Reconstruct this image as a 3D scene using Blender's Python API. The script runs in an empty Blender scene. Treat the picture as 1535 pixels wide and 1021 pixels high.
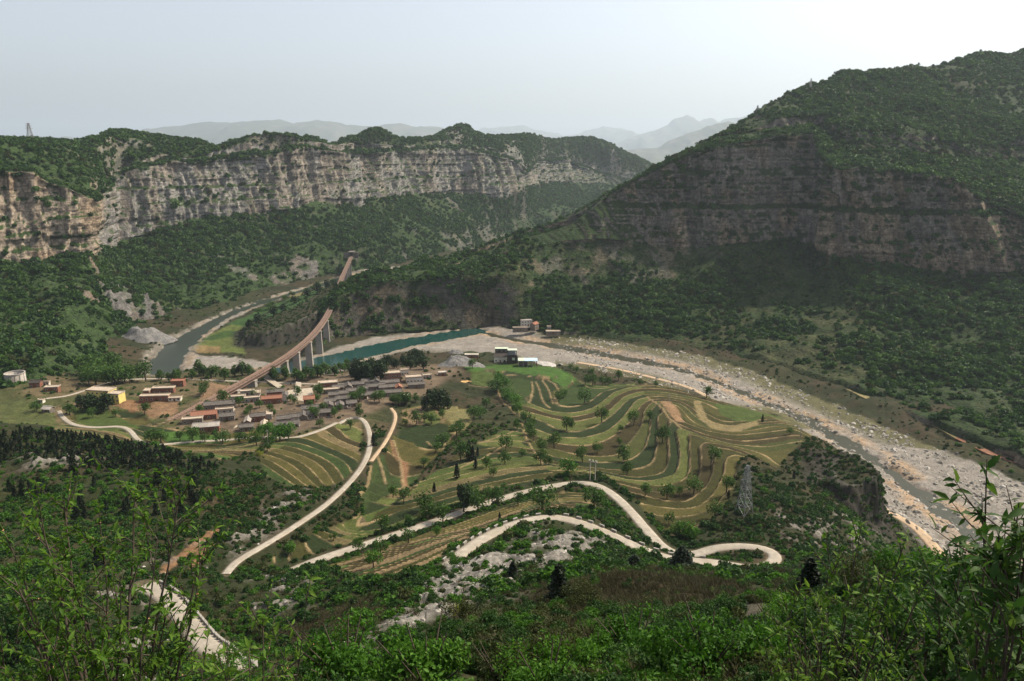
import bpy, bmesh, math, random
import numpy as np
from mathutils import Vector, Matrix, Euler

# ------------------------------------------------------------------ camera, sky, sun, exposure
scn = bpy.context.scene
C = scn.collection
CAMZ, FPX, PITCH = 190.0, 1096.0, math.radians(14.3)
cam_d = bpy.data.cameras.new('camera')
cam_d.sensor_width = 36.0
cam_d.lens = 36.0 * FPX / 1535.0
cam_d.clip_start, cam_d.clip_end = 0.3, 60000.0
cam = bpy.data.objects.new('camera', cam_d)
cam.location = (0, 0, CAMZ)
cam.rotation_euler = (math.pi / 2 - PITCH, 0, 0)
C.objects.link(cam)
scn.camera = cam

SUN_AZ, SUN_EL = math.radians(64), math.radians(49)      # azimuth from +Y towards +X
world = bpy.data.worlds.new('World')
scn.world = world
world.use_nodes = True
wn = world.node_tree.nodes
sky = wn.new('ShaderNodeTexSky')
sky.sky_type = 'NISHITA'
sky.sun_disc = False
sky.sun_elevation = SUN_EL
sky.sun_rotation = SUN_AZ
sky.altitude = 300
sky.air_density = 1.0
sky.dust_density = 4.0
sky.ozone_density = 1.0
hsv = wn.new('ShaderNodeHueSaturation')          # spring haze: the whole sky is paler than clear air
hsv.inputs['Saturation'].default_value = 0.5
hsv.inputs['Value'].default_value = 1.02
world.node_tree.links.new(sky.outputs[0], hsv.inputs['Color'])
world.node_tree.links.new(hsv.outputs[0], wn['Background'].inputs[0])
wn['Background'].inputs[1].default_value = 0.15

sun_d = bpy.data.lights.new('sun', 'SUN')
sun_d.energy = 5.0
sun_d.angle = math.radians(0.6)
sun_d.color = (1.0, 0.91, 0.74)
sun = bpy.data.objects.new('sun', sun_d)
sv = Vector((math.sin(SUN_AZ) * math.cos(SUN_EL), math.cos(SUN_AZ) * math.cos(SUN_EL), math.sin(SUN_EL)))
sun.rotation_euler = sv.to_track_quat('Z', 'Y').to_euler()
sun.location = sv * 3000
C.objects.link(sun)

scn.view_settings.view_transform = 'Standard'
scn.view_settings.look = 'None'
scn.view_settings.gamma = 1.0
scn.view_settings.exposure = 0.36
scn.cycles.use_denoising = True
scn.cycles.max_bounces = 6
scn.cycles.diffuse_bounces = 2
scn.cycles.glossy_bounces = 2
scn.cycles.transmission_bounces = 3
scn.cycles.volume_bounces = 0
scn.cycles.caustics_reflective = False
scn.cycles.caustics_refractive = False

rng = np.random.default_rng(11)
random.seed(11)

# ------------------------------------------------------------------ maths helpers
cp, sp = math.cos(PITCH), math.sin(PITCH)

def ray(u, v):
    a = (np.asarray(u, float) - 767.5) / FPX
    b = (510.5 - np.asarray(v, float)) / FPX
    return a, cp + b * sp, -sp + b * cp

def P(u, v, z):
    """point seen at (u, v) of the photograph that lies at height z"""
    dx, dy, dz = ray(u, v)
    t = (np.asarray(z, float) - CAMZ) / dz
    return dx * t, dy * t, np.asarray(z, float) + 0 * t

def PY(u, v, Y):
    """point seen at (u, v) that lies Y metres in front"""
    dx, dy, dz = ray(u, v)
    t = np.asarray(Y, float) / dy
    return dx * t, np.asarray(Y, float) + 0 * t, CAMZ + dz * t

def _h(ix, iy, iz, seed):
    n = (ix.astype(np.int64) * 374761393 + iy.astype(np.int64) * 668265263 + iz.astype(np.int64) * 2147483647 + seed * 974634777) & 0xffffffff
    n = ((n ^ (n >> 13)) * 1274126177) & 0xffffffff
    n = ((n ^ (n >> 16)) * 2246822519) & 0xffffffff
    return ((n ^ (n >> 15)) & 0xffffff) / 16777215.0

def vn2(x, y, seed=0):
    x = np.asarray(x, float); y = np.asarray(y, float)
    ix, iy = np.floor(x), np.floor(y)
    fx, fy = x - ix, y - iy
    fx = fx * fx * (3 - 2 * fx); fy = fy * fy * (3 - 2 * fy)
    z = np.zeros_like(ix)
    a = _h(ix, iy, z, seed); b = _h(ix + 1, iy, z, seed); c = _h(ix, iy + 1, z, seed); d = _h(ix + 1, iy + 1, z, seed)
    return (a * (1 - fx) + b * fx) * (1 - fy) + (c * (1 - fx) + d * fx) * fy

def fbm2(x, y, octs=4, seed=0, gain=0.5):
    s = 0; a = 1.0; t = 0
    for o in range(octs):
        s = s + a * vn2(x * 2 ** o + 17.3 * o, y * 2 ** o + 5.1 * o, seed + o); t += a; a *= gain
    return s / t

def sstep(a, b, x):
    t = np.clip((np.asarray(x, float) - a) / (b - a), 0, 1)
    return t * t * (3 - 2 * t)

def inpoly(x, y, poly):
    px, py = poly
    n = len(px); inside = np.zeros(x.shape, bool); j = n - 1
    for i in range(n):
        with np.errstate(divide='ignore', invalid='ignore'):
            c = ((py[i] > y) != (py[j] > y)) & (x < (px[j] - px[i]) * (y - py[i]) / (py[j] - py[i] + 1e-12) + px[i])
        inside ^= c; j = i
    return inside

def pdist(x, y, lx, ly, closed=False, lv=None):
    """distance to a polyline, and the value lv carried along it at the nearest point"""
    best = np.full(x.shape, 1e18); bv = np.zeros(x.shape)
    n = len(lx)
    for i in range(n if closed else n - 1):
        j = (i + 1) % n
        ax, ay = lx[i], ly[i]; bx, by = lx[j] - ax, ly[j] - ay
        t = np.clip(((x - ax) * bx + (y - ay) * by) / (bx * bx + by * by + 1e-9), 0, 1)
        d = (x - ax - t * bx) ** 2 + (y - ay - t * by) ** 2
        m = d < best
        best = np.where(m, d, best)
        if lv is not None:
            bv = np.where(m, lv[i] * (1 - t) + lv[j] * t, bv)
    return (np.sqrt(best), bv) if lv is not None else np.sqrt(best)

def sdpoly(x, y, poly):
    d = pdist(x, y, poly[0], poly[1], True)
    return np.where(inpoly(x, y, poly), d, -d)

def smooth_line(pts, step=3.0, it=3):
    """resample a plan/space polyline with a rounded (Chaikin) path at even steps"""
    p = np.asarray(pts, float)
    for _ in range(it):
        q = p[:-1] * .75 + p[1:] * .25; r = p[:-1] * .25 + p[1:] * .75
        p = np.vstack([p[:1], np.stack([q, r], 1).reshape(-1, p.shape[1]), p[-1:]])
    s = np.concatenate([[0], np.cumsum(np.linalg.norm(np.diff(p[:, :2], axis=0), axis=1))])
    n = max(2, int(s[-1] / step) + 1)
    t = np.linspace(0, s[-1], n)
    return np.stack([np.interp(t, s, p[:, k]) for k in range(p.shape[1])], 1)

# ------------------------------------------------------------------ mesh helpers
def add_obj(name, me, parent=None, mats=()):
    o = bpy.data.objects.new(name, me)
    for m in mats:
        me.materials.append(m)
    C.objects.link(o)
    if parent is not None:
        o.parent = parent
    return o

def grid_mesh(name, X, Y, Z, attrs=None, cols=None, smooth=True):
    R, K = X.shape
    me = bpy.data.meshes.new(name)
    co = np.stack([X, Y, Z], -1).reshape(-1, 3).astype(np.float32)
    i = np.arange(R * K).reshape(R, K)
    f = np.stack([i[:-1, :-1], i[:-1, 1:], i[1:, 1:], i[1:, :-1]], -1).reshape(-1, 4).astype(np.int32)
    me.vertices.add(len(co)); me.vertices.foreach_set('co', co.ravel())
    me.loops.add(f.size); me.loops.foreach_set('vertex_index', f.ravel())
    me.polygons.add(len(f)); me.polygons.foreach_set('loop_start', np.arange(0, f.size, 4, dtype=np.int32))
    me.polygons.foreach_set('use_smooth', np.full(len(f), smooth))
    for k, a in (attrs or {}).items():
        at = me.attributes.new(k, 'FLOAT', 'POINT'); at.data.foreach_set('value', a.ravel().astype(np.float32))
    if cols is not None:
        at = me.attributes.new('Col', 'FLOAT_COLOR', 'POINT')
        c4 = np.concatenate([cols.reshape(-1, 3), np.ones((R * K, 1))], 1).astype(np.float32)
        at.data.foreach_set('color', c4.ravel())
    me.update(); me.validate()
    return me

def raw_mesh(name, verts, faces, smooth=False):
    me = bpy.data.meshes.new(name)
    me.from_pydata([tuple(v) for v in verts], [], [tuple(f) for f in faces])
    if smooth:
        me.polygons.foreach_set('use_smooth', np.ones(len(me.polygons), bool))
    me.update()
    return me

def normals(X, Y, Z):
    p = np.stack([X, Y, Z], -1)
    du = np.gradient(p, axis=1); dv = np.gradient(p, axis=0)
    n = np.cross(du, dv); n /= np.linalg.norm(n, axis=-1, keepdims=True) + 1e-9
    return n

# ------------------------------------------------------------------ node helpers
def new_mat(name):
    m = bpy.data.materials.new(name); m.use_nodes = True
    nt = m.node_tree
    b = nt.nodes['Principled BSDF']
    b.inputs['Roughness'].default_value = 0.9
    b.inputs['Specular IOR Level'].default_value = 0.15
    return m, nt, b

def N(nt, typ, **kw):
    n = nt.nodes.new(typ)
    for k, v in kw.items():
        if k == 'ins':
            for q, w in v.items():
                if hasattr(w, 'node'):
                    nt.links.new(w, n.inputs[q])
                else:
                    n.inputs[q].default_value = w
        else:
            setattr(n, k, v)
    return n

def ramp(nt, fac, stops, interp='LINEAR'):
    r = nt.nodes.new('ShaderNodeValToRGB'); r.color_ramp.interpolation = interp
    e = r.color_ramp.elements
    while len(e) < len(stops):
        e.new(0.5)
    for k, (p, c) in enumerate(stops):
        e[k].position = p; e[k].color = (*c, 1) if len(c) == 3 else c
    nt.links.new(fac, r.inputs[0])
    return r.outputs[0]

def mixc(nt, fac, a, b, mode='MIX'):
    m = nt.nodes.new('ShaderNodeMix'); m.data_type = 'RGBA'; m.blend_type = mode
    for s, w in ((0, fac), (6, a), (7, b)):
        if hasattr(w, 'node'):
            nt.links.new(w, m.inputs[s])
        else:
            m.inputs[s].default_value = w if s == 0 else (*w, 1)
    return m.outputs[2]

def noise(nt, vec, scale, detail=4, rough=0.55):
    n = N(nt, 'ShaderNodeTexNoise', ins={'Scale': scale, 'Detail': detail, 'Roughness': rough})
    if vec is not None:
        nt.links.new(vec, n.inputs['Vector'])
    return n.outputs[0]

def posvec(nt, sc=(1, 1, 1)):
    g = nt.nodes.new('ShaderNodeNewGeometry')
    m = N(nt, 'ShaderNodeMapping'); m.inputs['Scale'].default_value = sc
    nt.links.new(g.outputs['Position'], m.inputs['Vector'])
    return m.outputs[0]

def bump(nt, b, h, strength, dist):
    bn = N(nt, 'ShaderNodeBump', ins={'Strength': strength, 'Distance': dist, 'Height': h})
    nt.links.new(bn.outputs[0], b.inputs['Normal'])

def tag(o, label=None, cat=None, group=None, kind=None):
    if label: o['label'] = label
    if cat: o['category'] = cat
    if group: o['group'] = group
    if kind: o['kind'] = kind
    return o

# ------------------------------------------------------------------ height of the near hill and valley floor (control points: place in view + height)
ctrl = []          # rows x, y, z
def cpt(*pts):
    for u, v, z in pts:
        ctrl.append(tuple(float(q) for q in P(u, v, z)))
def cline(z, *pts):
    p = np.array(pts, float)
    s = np.concatenate([[0], np.cumsum(np.hypot(*np.diff(p, axis=0).T))])
    for t in np.arange(0, s[-1] + 1, 12.0):
        cpt((np.interp(t, s, p[:, 0]), np.interp(t, s, p[:, 1]), z))

# river bed and gravel
cpt((250, 545, 1), (280, 510, 1), (330, 480, 1), (400, 447, 1), (470, 428, 1), (540, 410, 1), (620, 401, 1), (330, 535, 2), (370, 548, 2), (470, 546, 1), (420, 548, 1),
    (560, 524, 1), (640, 514, 1), (720, 502, 1), (800, 522, 1), (900, 530, 1), (1000, 548, 1), (1100, 580, 1), (1200, 615, 1), (1300, 672, 1), (1400, 740, 1), (1500, 812, 1), (1600, 880, 1), (1750, 985, 1),
    (830, 500, 3), (960, 515, 3), (1100, 545, 3), (1290, 610, 3), (1450, 690, 3), (1535, 735, 3), (1700, 810, 3), (760, 497, 2), (610, 522, 2), (700, 518, 2),
    (480, 455, 4), (450, 440, 4), (180, 512, 9), (230, 560, 6), (150, 530, 12))
# near river margin, track on the left bank
cpt((880, 545, 4), (960, 562, 4), (1040, 584, 4), (1100, 602, 3), (1165, 620, 3), (1205, 640, 3), (1260, 672, 3), (1330, 757, 3), (1380, 800, 3), (1410, 828, 3), (1480, 900, 3), (830, 540, 6), (770, 536, 9), (710, 532, 10))
# village bench
cpt((265, 625, 26), (430, 600, 25), (350, 620, 26), (600, 562, 21), (640, 578, 21), (180, 592, 24), (60, 588, 26), (300, 585, 22), (440, 563, 19), (520, 580, 22), (560, 600, 24), (480, 610, 25),
    (150, 570, 18), (300, 572, 17), (430, 572, 16), (280, 556, 9), (400, 560, 10), (500, 560, 12), (540, 545, 7), (620, 537, 8), (660, 545, 14), (690, 560, 17), (100, 610, 27), (0, 560, 26), (0, 610, 27), (-120, 600, 27), (-120, 520, 30),
    (200, 640, 28), (300, 655, 27), (120, 635, 28), (250, 670, 29), (330, 672, 29), (60, 625, 28), (400, 655, 27), (560, 628, 26))
# terraces: contours two metres apart
cline(14, (730, 553), (790, 549), (835, 553), (866, 570))
cline(16, (790, 601), (804, 608), (826, 616), (855, 619), (881, 614), (899, 605), (921, 587), (945, 580), (970, 578), (1010, 581), (1045, 590))
cline(18, (797, 610), (826, 621), (855, 625), (890, 618), (908, 608), (925, 592), (940, 586))
cline(20, (780, 614), (808, 621), (841, 629), (862, 631), (893, 625), (915, 614), (935, 594), (960, 586), (1000, 588), (1040, 595), (1075, 604), (1110, 613), (1150, 622))
cline(22, (793, 623), (819, 633), (837, 643), (862, 647), (890, 639), (915, 623), (935, 603))
cline(24, (800, 641), (835, 654), (872, 656), (908, 647), (928, 632), (945, 610), (957, 597), (990, 593), (1035, 600), (1052, 616), (1085, 632), (1120, 630), (1165, 628))
cline(26, (806, 654), (841, 665), (877, 667), (906, 660), (923, 649), (945, 629), (965, 603))
cline(28, (819, 669), (862, 680), (899, 684), (926, 681), (943, 661), (962, 638), (970, 605), (995, 600), (1025, 606), (1042, 624), (1070, 640), (1105, 643), (1140, 636), (1185, 634))
cline(30, (830, 684), (880, 692), (930, 692), (950, 685), (968, 669), (975, 648), (978, 611))
cline(32, (860, 698), (935, 704), (974, 697), (983, 677), (986, 633), (987, 613), (1000, 607), (1025, 632), (1060, 645), (1100, 652), (1140, 648), (1195, 642))
cline(34, (955, 715), (990, 710), (1003, 695), (1002, 662), (997, 622), (1030, 641), (1065, 653), (1110, 661), (1150, 657), (1205, 650))
cline(36, (975, 720), (1012, 710), (1018, 688), (1019, 662), (1013, 638), (1050, 653), (1100, 666), (1150, 669), (1212, 659))
cline(38, (990, 727), (1021, 722), (1035, 706), (1034, 666), (1026, 644), (1070, 661), (1120, 673), (1148, 681), (1165, 697))
cline(40, (1010, 738), (1031, 731), (1047, 719), (1050, 688), (1049, 660))
cline(42, (1030, 750), (1058, 730), (1069, 706), (1069, 668))
cline(44, (1050, 757), (1070, 740), (1084, 715), (1091, 679))
cline(46, (1070, 760), (1085, 740), (1099, 713), (1110, 686))
# left of the gully
cline(24, (640, 640), (690, 622), (770, 634)), 
cline(28, (660, 672), (720, 655), (790, 655))
cline(32, (640, 705), (720, 685), (800, 680))
cline(36, (600, 745), (680, 720), (760, 700), (830, 697))
cline(40, (530, 790), (600, 765), (700, 738), (780, 722), (870, 708))
cpt((740, 580, 14), (700, 620, 18), (600, 655, 28), (590, 612, 24), (650, 612, 22), (560, 720, 34), (600, 700, 31), (540, 760, 40), (500, 800, 45),
    (745, 560, 14), (780, 575, 15), (800, 590, 16), (720, 560, 14), (850, 590, 13), (900, 580, 11), (870, 570, 10))
cpt((400, 690, 44), (430, 680, 40), (470, 670, 36), (510, 660, 32), (540, 655, 29), (450, 645, 33), (400, 668, 38), (440, 730, 46), (490, 730, 41), (520, 710, 37), (370, 690, 46), (340, 700, 50))
# roads
cpt((345, 853, 54), (390, 825, 51.5), (430, 800, 48.5), (470, 775, 45), (510, 740, 41), (550, 692, 34), (553, 650, 29), (535, 628, 27))
cpt((440, 850, 49), (480, 838, 48), (560, 812, 46), (650, 782, 44), (770, 742, 42.5), (840, 726, 42), (890, 724, 42.5), (935, 755, 45), (980, 803, 50), (1035, 833, 53), (1100, 822, 56), (1148, 826, 58), (1163, 838, 59.5),
    (1140, 848, 61), (1070, 846, 62.5), (1000, 838, 64), (920, 800, 66.5), (850, 778, 68), (760, 790, 70), (700, 825, 72), (672, 843, 73))
cpt((235, 885, 65), (262, 905, 67.5), (290, 942, 70), (335, 995, 74), (370, 1020, 76))
# near slopes
cpt((800, 805, 75), (860, 800, 73), (930, 825, 72), (800, 830, 83), (900, 840, 82), (1000, 855, 76), (1080, 862, 72), (750, 870, 94), (680, 870, 86), (620, 880, 84), (560, 850, 62), (520, 845, 54), (620, 810, 52), (720, 790, 55), (800, 765, 56), (880, 755, 55), (940, 790, 60),
    (1050, 868, 84), (1120, 864, 80), (1200, 856, 70))
for u, v, Y in ((620, 930, 88), (740, 880, 118), (680, 905, 104), (560, 930, 104), (500, 960, 98), (440, 985, 104), (700, 1000, 32), (600, 985, 40), (850, 960, 34), (950, 960, 32), (950, 1015, 22), (500, 1015, 30), (420, 1018, 62), (200, 1015, 105), (0, 1015, 100), (100, 950, 140), (0, 900, 172), (60, 850, 200), (150, 860, 198),
                (400, 870, 205), (450, 900, 182), (560, 890, 150), (838, 888, 88), (950, 885, 84), (950, 866, 112), (1050, 885, 78), (1100, 905, 62), (1200, 900, 60), (1300, 882, 54), (1400, 870, 50), (1535, 860, 42), (1200, 960, 32), (1400, 960, 28), (1535, 950, 26), (1300, 1015, 21), (1535, 1015, 20), (1700, 900, 34), (-150, 950, 130), (-150, 850, 190),
                (200, 800, 236), (280, 820, 229), (310, 800, 240), (0, 800, 232), (0, 750, 262), (100, 720, 282), (240, 700, 292), (0, 680, 312), (100, 660, 330), (0, 643, 342), (200, 680, 318), (330, 740, 280), (380, 770, 272), (350, 715, 300), (-150, 700, 300), (-150, 650, 330),
                (420, 750, 285), (460, 760, 280)):
    ctrl.append(tuple(float(q) for q in PY(u, v, Y)))
cpt((1115, 772, 50), (1170, 760, 50), (1200, 800, 50), (1250, 760, 42), (1300, 800, 32), (1350, 832, 15), (1180, 720, 42), (1230, 690, 38), (1220, 830, 53), (1270, 690, 36), (1120, 800, 53), (1060, 780, 48), (1000, 765, 45), (960, 745, 43), (1060, 810, 51), (1280, 840, 40), (1120, 730, 46))
# the ground under and around the viewpoint
for x, y, z in ((0, 0, 188.2), (6, 0, 188), (-6, 0, 188), (0, 6, 183.2), (8, 8, 181.5), (-8, 8, 181.5), (0, 14, 176), (16, 14, 175.5), (-16, 14, 175.5), (0, 25, 168), (25, 25, 166), (-25, 25, 165), (50, 20, 170), (-50, 20, 160), (0, -20, 196), (60, -20, 190), (-60, -20, 190), (100, 10, 160), (-100, 10, 160), (160, 10, 130), (-170, 20, 130)):
    ctrl.append((x, y, z))
ctrl = np.array(ctrl)

def tps_fit(pts, lam=1.5):
    x, y, z = pts.T; S = 100.0
    x = x / S; y = y / S; n = len(x)
    r2 = (x[:, None] - x) ** 2 + (y[:, None] - y) ** 2
    K = 0.5 * r2 * np.log(r2 + 1e-12)
    A = np.zeros((n + 3, n + 3)); A[:n, :n] = K + lam * 1e-3 * np.eye(n)
    A[:n, n] = 1; A[:n, n + 1] = x; A[:n, n + 2] = y; A[n:, :n] = A[:n, n:].T
    w = np.linalg.solve(A, np.concatenate([z, [0, 0, 0]]))
    def f(px, py):
        px = np.asarray(px, float).ravel() / S; py = np.asarray(py, float).ravel() / S
        out = np.zeros(len(px))
        for i in range(0, len(px), 20000):
            a, b = px[i:i + 20000], py[i:i + 20000]
            q = (a[:, None] - x) ** 2 + (b[:, None] - y) ** 2
            out[i:i + 20000] = (0.5 * q * np.log(q + 1e-12)) @ w[:n] + w[n] + w[n + 1] * a + w[n + 2] * b
        return out
    return f

GX0, GY0, GS = -700.0, -40.0, 4.0
gx = np.arange(GX0, 904, GS); gy = np.arange(GY0, 1500, GS)
_gxx, _gyy = np.meshgrid(gx, gy)
HG = tps_fit(ctrl)(_gxx, _gyy).reshape(_gxx.shape)

def bil(G, x, y):
    fx = np.clip((np.asarray(x, float) - GX0) / GS, 0, G.shape[1] - 1.001); fy = np.clip((np.asarray(y, float) - GY0) / GS, 0, G.shape[0] - 1.001)
    ix = fx.astype(int); iy = fy.astype(int); fx = fx - ix; fy = fy - iy
    fx = fx * fx * (3 - 2 * fx) * .3 + fx * .7; fy = fy * fy * (3 - 2 * fy) * .3 + fy * .7
    return (G[iy, ix] * (1 - fx) + G[iy, ix + 1] * fx) * (1 - fy) + (G[iy + 1, ix] * (1 - fx) + G[iy + 1, ix + 1] * fx) * fy

HG = np.where(_gyy > 430, np.clip(HG, 0.6, 40), HG)
HG = np.maximum(HG, 0.6)

def hit(u, v):
    """where the line of sight (u, v) meets the smooth ground"""
    u = np.atleast_1d(np.asarray(u, float)); v = np.atleast_1d(np.asarray(v, float))
    dx, dy, dz = ray(u, v)
    t0 = np.full(u.shape, 8.0); done = np.zeros(u.shape, bool); res = np.full(u.shape, 1400.0)
    t = t0.copy()
    for _ in range(900):
        t2 = t * 1.006
        below = CAMZ + dz * t2 < bil(HG, dx * t2, dy * t2)
        new = below & ~done
        res = np.where(new, t2, res); done |= below
        t = t2
    lo, hi = res / 1.006, res
    for _ in range(12):
        m = (lo + hi) / 2
        b = CAMZ + dz * m < bil(HG, dx * m, dy * m)
        hi = np.where(b, m, hi); lo = np.where(b, lo, m)
    return dx * hi, dy * hi, CAMZ + dz * hi

def hpoly(*pts):
    p = np.array(pts, float)
    x, y, z = hit(p[:, 0], p[:, 1])
    return x, y

def hline(pts, step=2.5, it=3):
    x, y, z = hit([p[0] for p in pts], [p[1] for p in pts])
    return smooth_line(np.stack([x, y, z], 1), step, it)
# ------------------------------------------------------------------ the ground sheet: terraces, roads, river bed, fields
ROADS = {}
def road_line(key, pts, width, step=2.5):
    L = hline(pts, step)
    k = np.ones(15) / 15
    zz = np.pad(L[:, 2], 7, mode='edge'); L[:, 2] = np.convolve(zz, k, 'valid')
    ROADS[key] = (L, width)
road_line('hill_road', [(440, 852), (480, 838), (560, 812), (650, 783), (720, 757), (770, 742), (820, 730), (860, 724), (892, 726), (920, 742), (948, 768), (968, 795), (995, 820), (1035, 834), (1070, 826), (1105, 819), (1140, 821), (1162, 830), (1162, 842), (1135, 850), (1070, 846), (1000, 838), (950, 818), (905, 795), (868, 781), (830, 776), (780, 783), (735, 800), (700, 823), (670, 846)], 4.2)
road_line('village_road', [(338, 857), (352, 843), (380, 826), (420, 803), (455, 781), (490, 755), (525, 724), (548, 692), (556, 665), (552, 640), (543, 628), (525, 627), (505, 635)], 3.0)
road_line('lane', [(505, 635), (470, 648), (430, 655), (390, 656), (330, 661), (290, 662), (255, 667), (225, 665), (205, 658), (195, 645), (180, 640), (140, 640), (110, 637), (95, 628), (88, 616)], 2.8)
road_line('bottom_road', [(215, 880), (240, 889), (262, 908), (285, 938), (312, 972), (345, 1003), (352, 1010)], 5.6)
road_line('field_track', [(556, 690), (575, 668), (590, 640), (594, 622), (586, 612)], 2.2)
road_line('river_road', [(60, 598), (110, 592), (160, 572), (215, 568), (280, 568), (340, 571), (400, 573), (450, 575), (500, 577), (540, 572)], 2.8)
road_line('bank_track', [(865, 543), (920, 552), (980, 566), (1030, 580), (1058, 592)], 4.5)
road_line('gravel_track', [(1318, 748), (1345, 775), (1380, 805), (1415, 838)], 6.0)

ZA = hpoly((690, 545), (760, 543), (835, 549), (872, 572), (910, 575), (960, 574), (1030, 585), (1190, 630), (1228, 656), (1180, 690), (1165, 705), (1130, 688), (1110, 690), (1105, 740), (1075, 775), (1040, 800), (990, 795), (945, 745), (900, 712), (850, 712), (760, 733), (640, 772), (520, 818), (410, 846), (395, 838), (480, 792), (560, 752), (640, 712), (700, 672), (780, 632), (762, 600), (748, 580), (745, 562))
ZB = hpoly((385, 690), (400, 660), (450, 648), (505, 636), (545, 630), (547, 660), (540, 700), (515, 722), (470, 735), (430, 728), (395, 712))
ZC = hpoly((562, 690), (600, 640), (600, 612), (650, 603), (700, 610), (712, 630), (690, 655), (650, 690), (620, 730), (580, 760), (530, 775), (545, 740))
ZD = hpoly((480, 850), (560, 823), (650, 793), (760, 755), (850, 733), (890, 738), (905, 765), (850, 768), (770, 775), (720, 800), (690, 815), (660, 840), (600, 860), (540, 875))
ZE = hpoly((60, 640), (110, 612), (200, 615), (240, 640), (330, 650), (400, 640), (400, 672), (330, 690), (200, 665), (110, 655))

# painted-by-place field strips (plan polygons): colour of the crop or soil itself
DKG, LTG, BRG, OLV, OLB, TAN, SOIL, YOL = (.022, .034, .008), (.090, .102, .026), (.055, .112, .018), (.044, .043, .010), (.044, .035, .011), (.30, .215, .11), (.21, .115, .058), (.085, .074, .020)
GRN = (.060, .085, .018)
FIELDS = [
    (hpoly((694, 548), (760, 545), (835, 551), (865, 568), (845, 585), (838, 574), (815, 562), (760, 556), (700, 556)), BRG),
    (hpoly((705, 556), (750, 556), (748, 578), (708, 578)), GRN),
    (hpoly((760, 566), (795, 567), (797, 590), (790, 605), (765, 605), (755, 590)), (.038, .06, .014)),
    (hpoly((1070, 605), (1120, 612), (1180, 625), (1130, 632), (1100, 628), (1080, 620)), GRN),
    (hpoly((990, 602), (1003, 600), (1020, 618), (1027, 633), (1013, 628), (1000, 615)), (.26, .16, .085)),
    (hpoly((1040, 600), (1050, 600), (1060, 625), (1085, 637), (1135, 630), (1138, 636), (1100, 646), (1065, 640), (1045, 622)), (.22, .17, .08)),
    (hpoly((603, 612), (640, 607), (632, 640), (612, 640)), (.20, .14, .075)),
    (hpoly((660, 605), (700, 612), (708, 632), (690, 645), (670, 628)), (.17, .15, .06)),
    (hpoly((600, 640), (640, 632), (672, 636), (675, 655), (640, 668), (605, 655)), DKG),
    (hpoly((588, 652), (620, 660), (645, 690), (640, 700), (600, 690)), YOL),
    (hpoly((583, 655), (592, 668), (604, 690), (612, 690), (610, 725), (602, 725), (600, 695), (590, 680)), SOIL),
    (hpoly((562, 690), (575, 680), (590, 720), (588, 735), (545, 760), (540, 745)), (.034, .05, .012)),
    (hpoly((283, 815), (327, 787), (330, 794), (300, 818), (262, 850), (240, 865), (245, 850)), SOIL),
    (hpoly((296, 826), (322, 806), (318, 820), (290, 850), (280, 860)), SOIL),
    (hpoly((160, 600), (220, 598), (240, 612), (200, 618)), SOIL),
    (hpoly((200, 605), (270, 600), (265, 620), (225, 628)), (.20, .12, .065)),
    (hpoly((310, 575), (380, 578), (345, 600), (300, 600)), (.21, .13, .075)),
    (hpoly((110, 612), (160, 612), (210, 640), (150, 645), (115, 630)), GRN),
    (hpoly((230, 645), (330, 652), (345, 662), (260, 668)), BRG),
    (hpoly((0, 600), (80, 605), (85, 640), (0, 635)), (.075, .085, .026)),
    (hpoly((288, 526), (292, 512), (345, 487), (372, 486), (362, 505), (368, 531)), (.10, .12, .03)),
    (hpoly((288, 526), (294, 518), (330, 518), (330, 529)), (.20, .14, .06)),
    (hpoly((300, 508), (345, 494), (368, 495), (362, 503), (320, 510)), (.04, .075, .016)),
    (hpoly((340, 486), (420, 452), (500, 428), (480, 450), (455, 470), (385, 492)), (.04, .085, .02)),
    (hpoly((430, 445), (510, 424), (515, 430), (450, 450)), (.16, .14, .06)),
    (hpoly((512, 440), (530, 433), (545, 437), (530, 446)), (.30, .17, .085)),
]
GRAVEL = hpoly((236, 560), (252, 540), (262, 512), (300, 482), (345, 466), (400, 447), (470, 426), (540, 404), (640, 396), (640, 404), (560, 414), (500, 428), (420, 445), (350, 478), (285, 520), (292, 532), (370, 538), (440, 545), (505, 520), (560, 505), (640, 497), (735, 488), (780, 494), (830, 503), (900, 510), (980, 520), (1060, 535), (1140, 560), (1290, 622), (1400, 668), (1535, 722), (1750, 810), (1750, 1010), (1480, 900), (1405, 835), (1330, 760), (1305, 735), (1260, 680), (1200, 643), (1165, 622), (1100, 606), (1040, 590), (960, 568), (880, 552), (830, 545), (740, 528), (650, 528), (600, 528), (545, 545), (480, 560), (400, 558), (330, 552), (280, 552))
WATER_L = [((238, 556), (280, 556), (300, 520), (250, 530)),]
def wpath(pts, w):
    """river channel: centre line in view at z=0 with widths"""
    p = np.array([P(u, v, 0)[:2] for u, v in pts])
    L = smooth_line(np.column_stack([p, w]), 4.0)
    return L
WATERS = {
    'river_bend': wpath([(246, 575), (246, 545), (261, 522), (287, 502), (318, 484), (360, 464), (410, 449), (470, 432), (530, 414), (590, 405), (660, 398), (720, 392)], [16, 26, 28, 17, 11, 10, 12, 18, 20, 20, 20, 20]),
    'river_pool': wpath([(395, 562), (430, 556), (470, 547), (515, 537), (560, 526), (600, 516), (650, 507), (690, 500), (722, 494)], [12, 26, 38, 36, 34, 28, 26, 26, 20]),
    'river_channel': wpath([(722, 498), (760, 508), (810, 515), (880, 527), (950, 540), (1020, 553), (1085, 577), (1150, 604), (1215, 634), (1280, 672), (1345, 716), (1410, 765), (1470, 812), (1560, 885), (1700, 990)], [5, 5, 10, 15, 13, 5, 3, 4, 9, 8, 5, 6, 4, 5, 5]),
}
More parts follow.
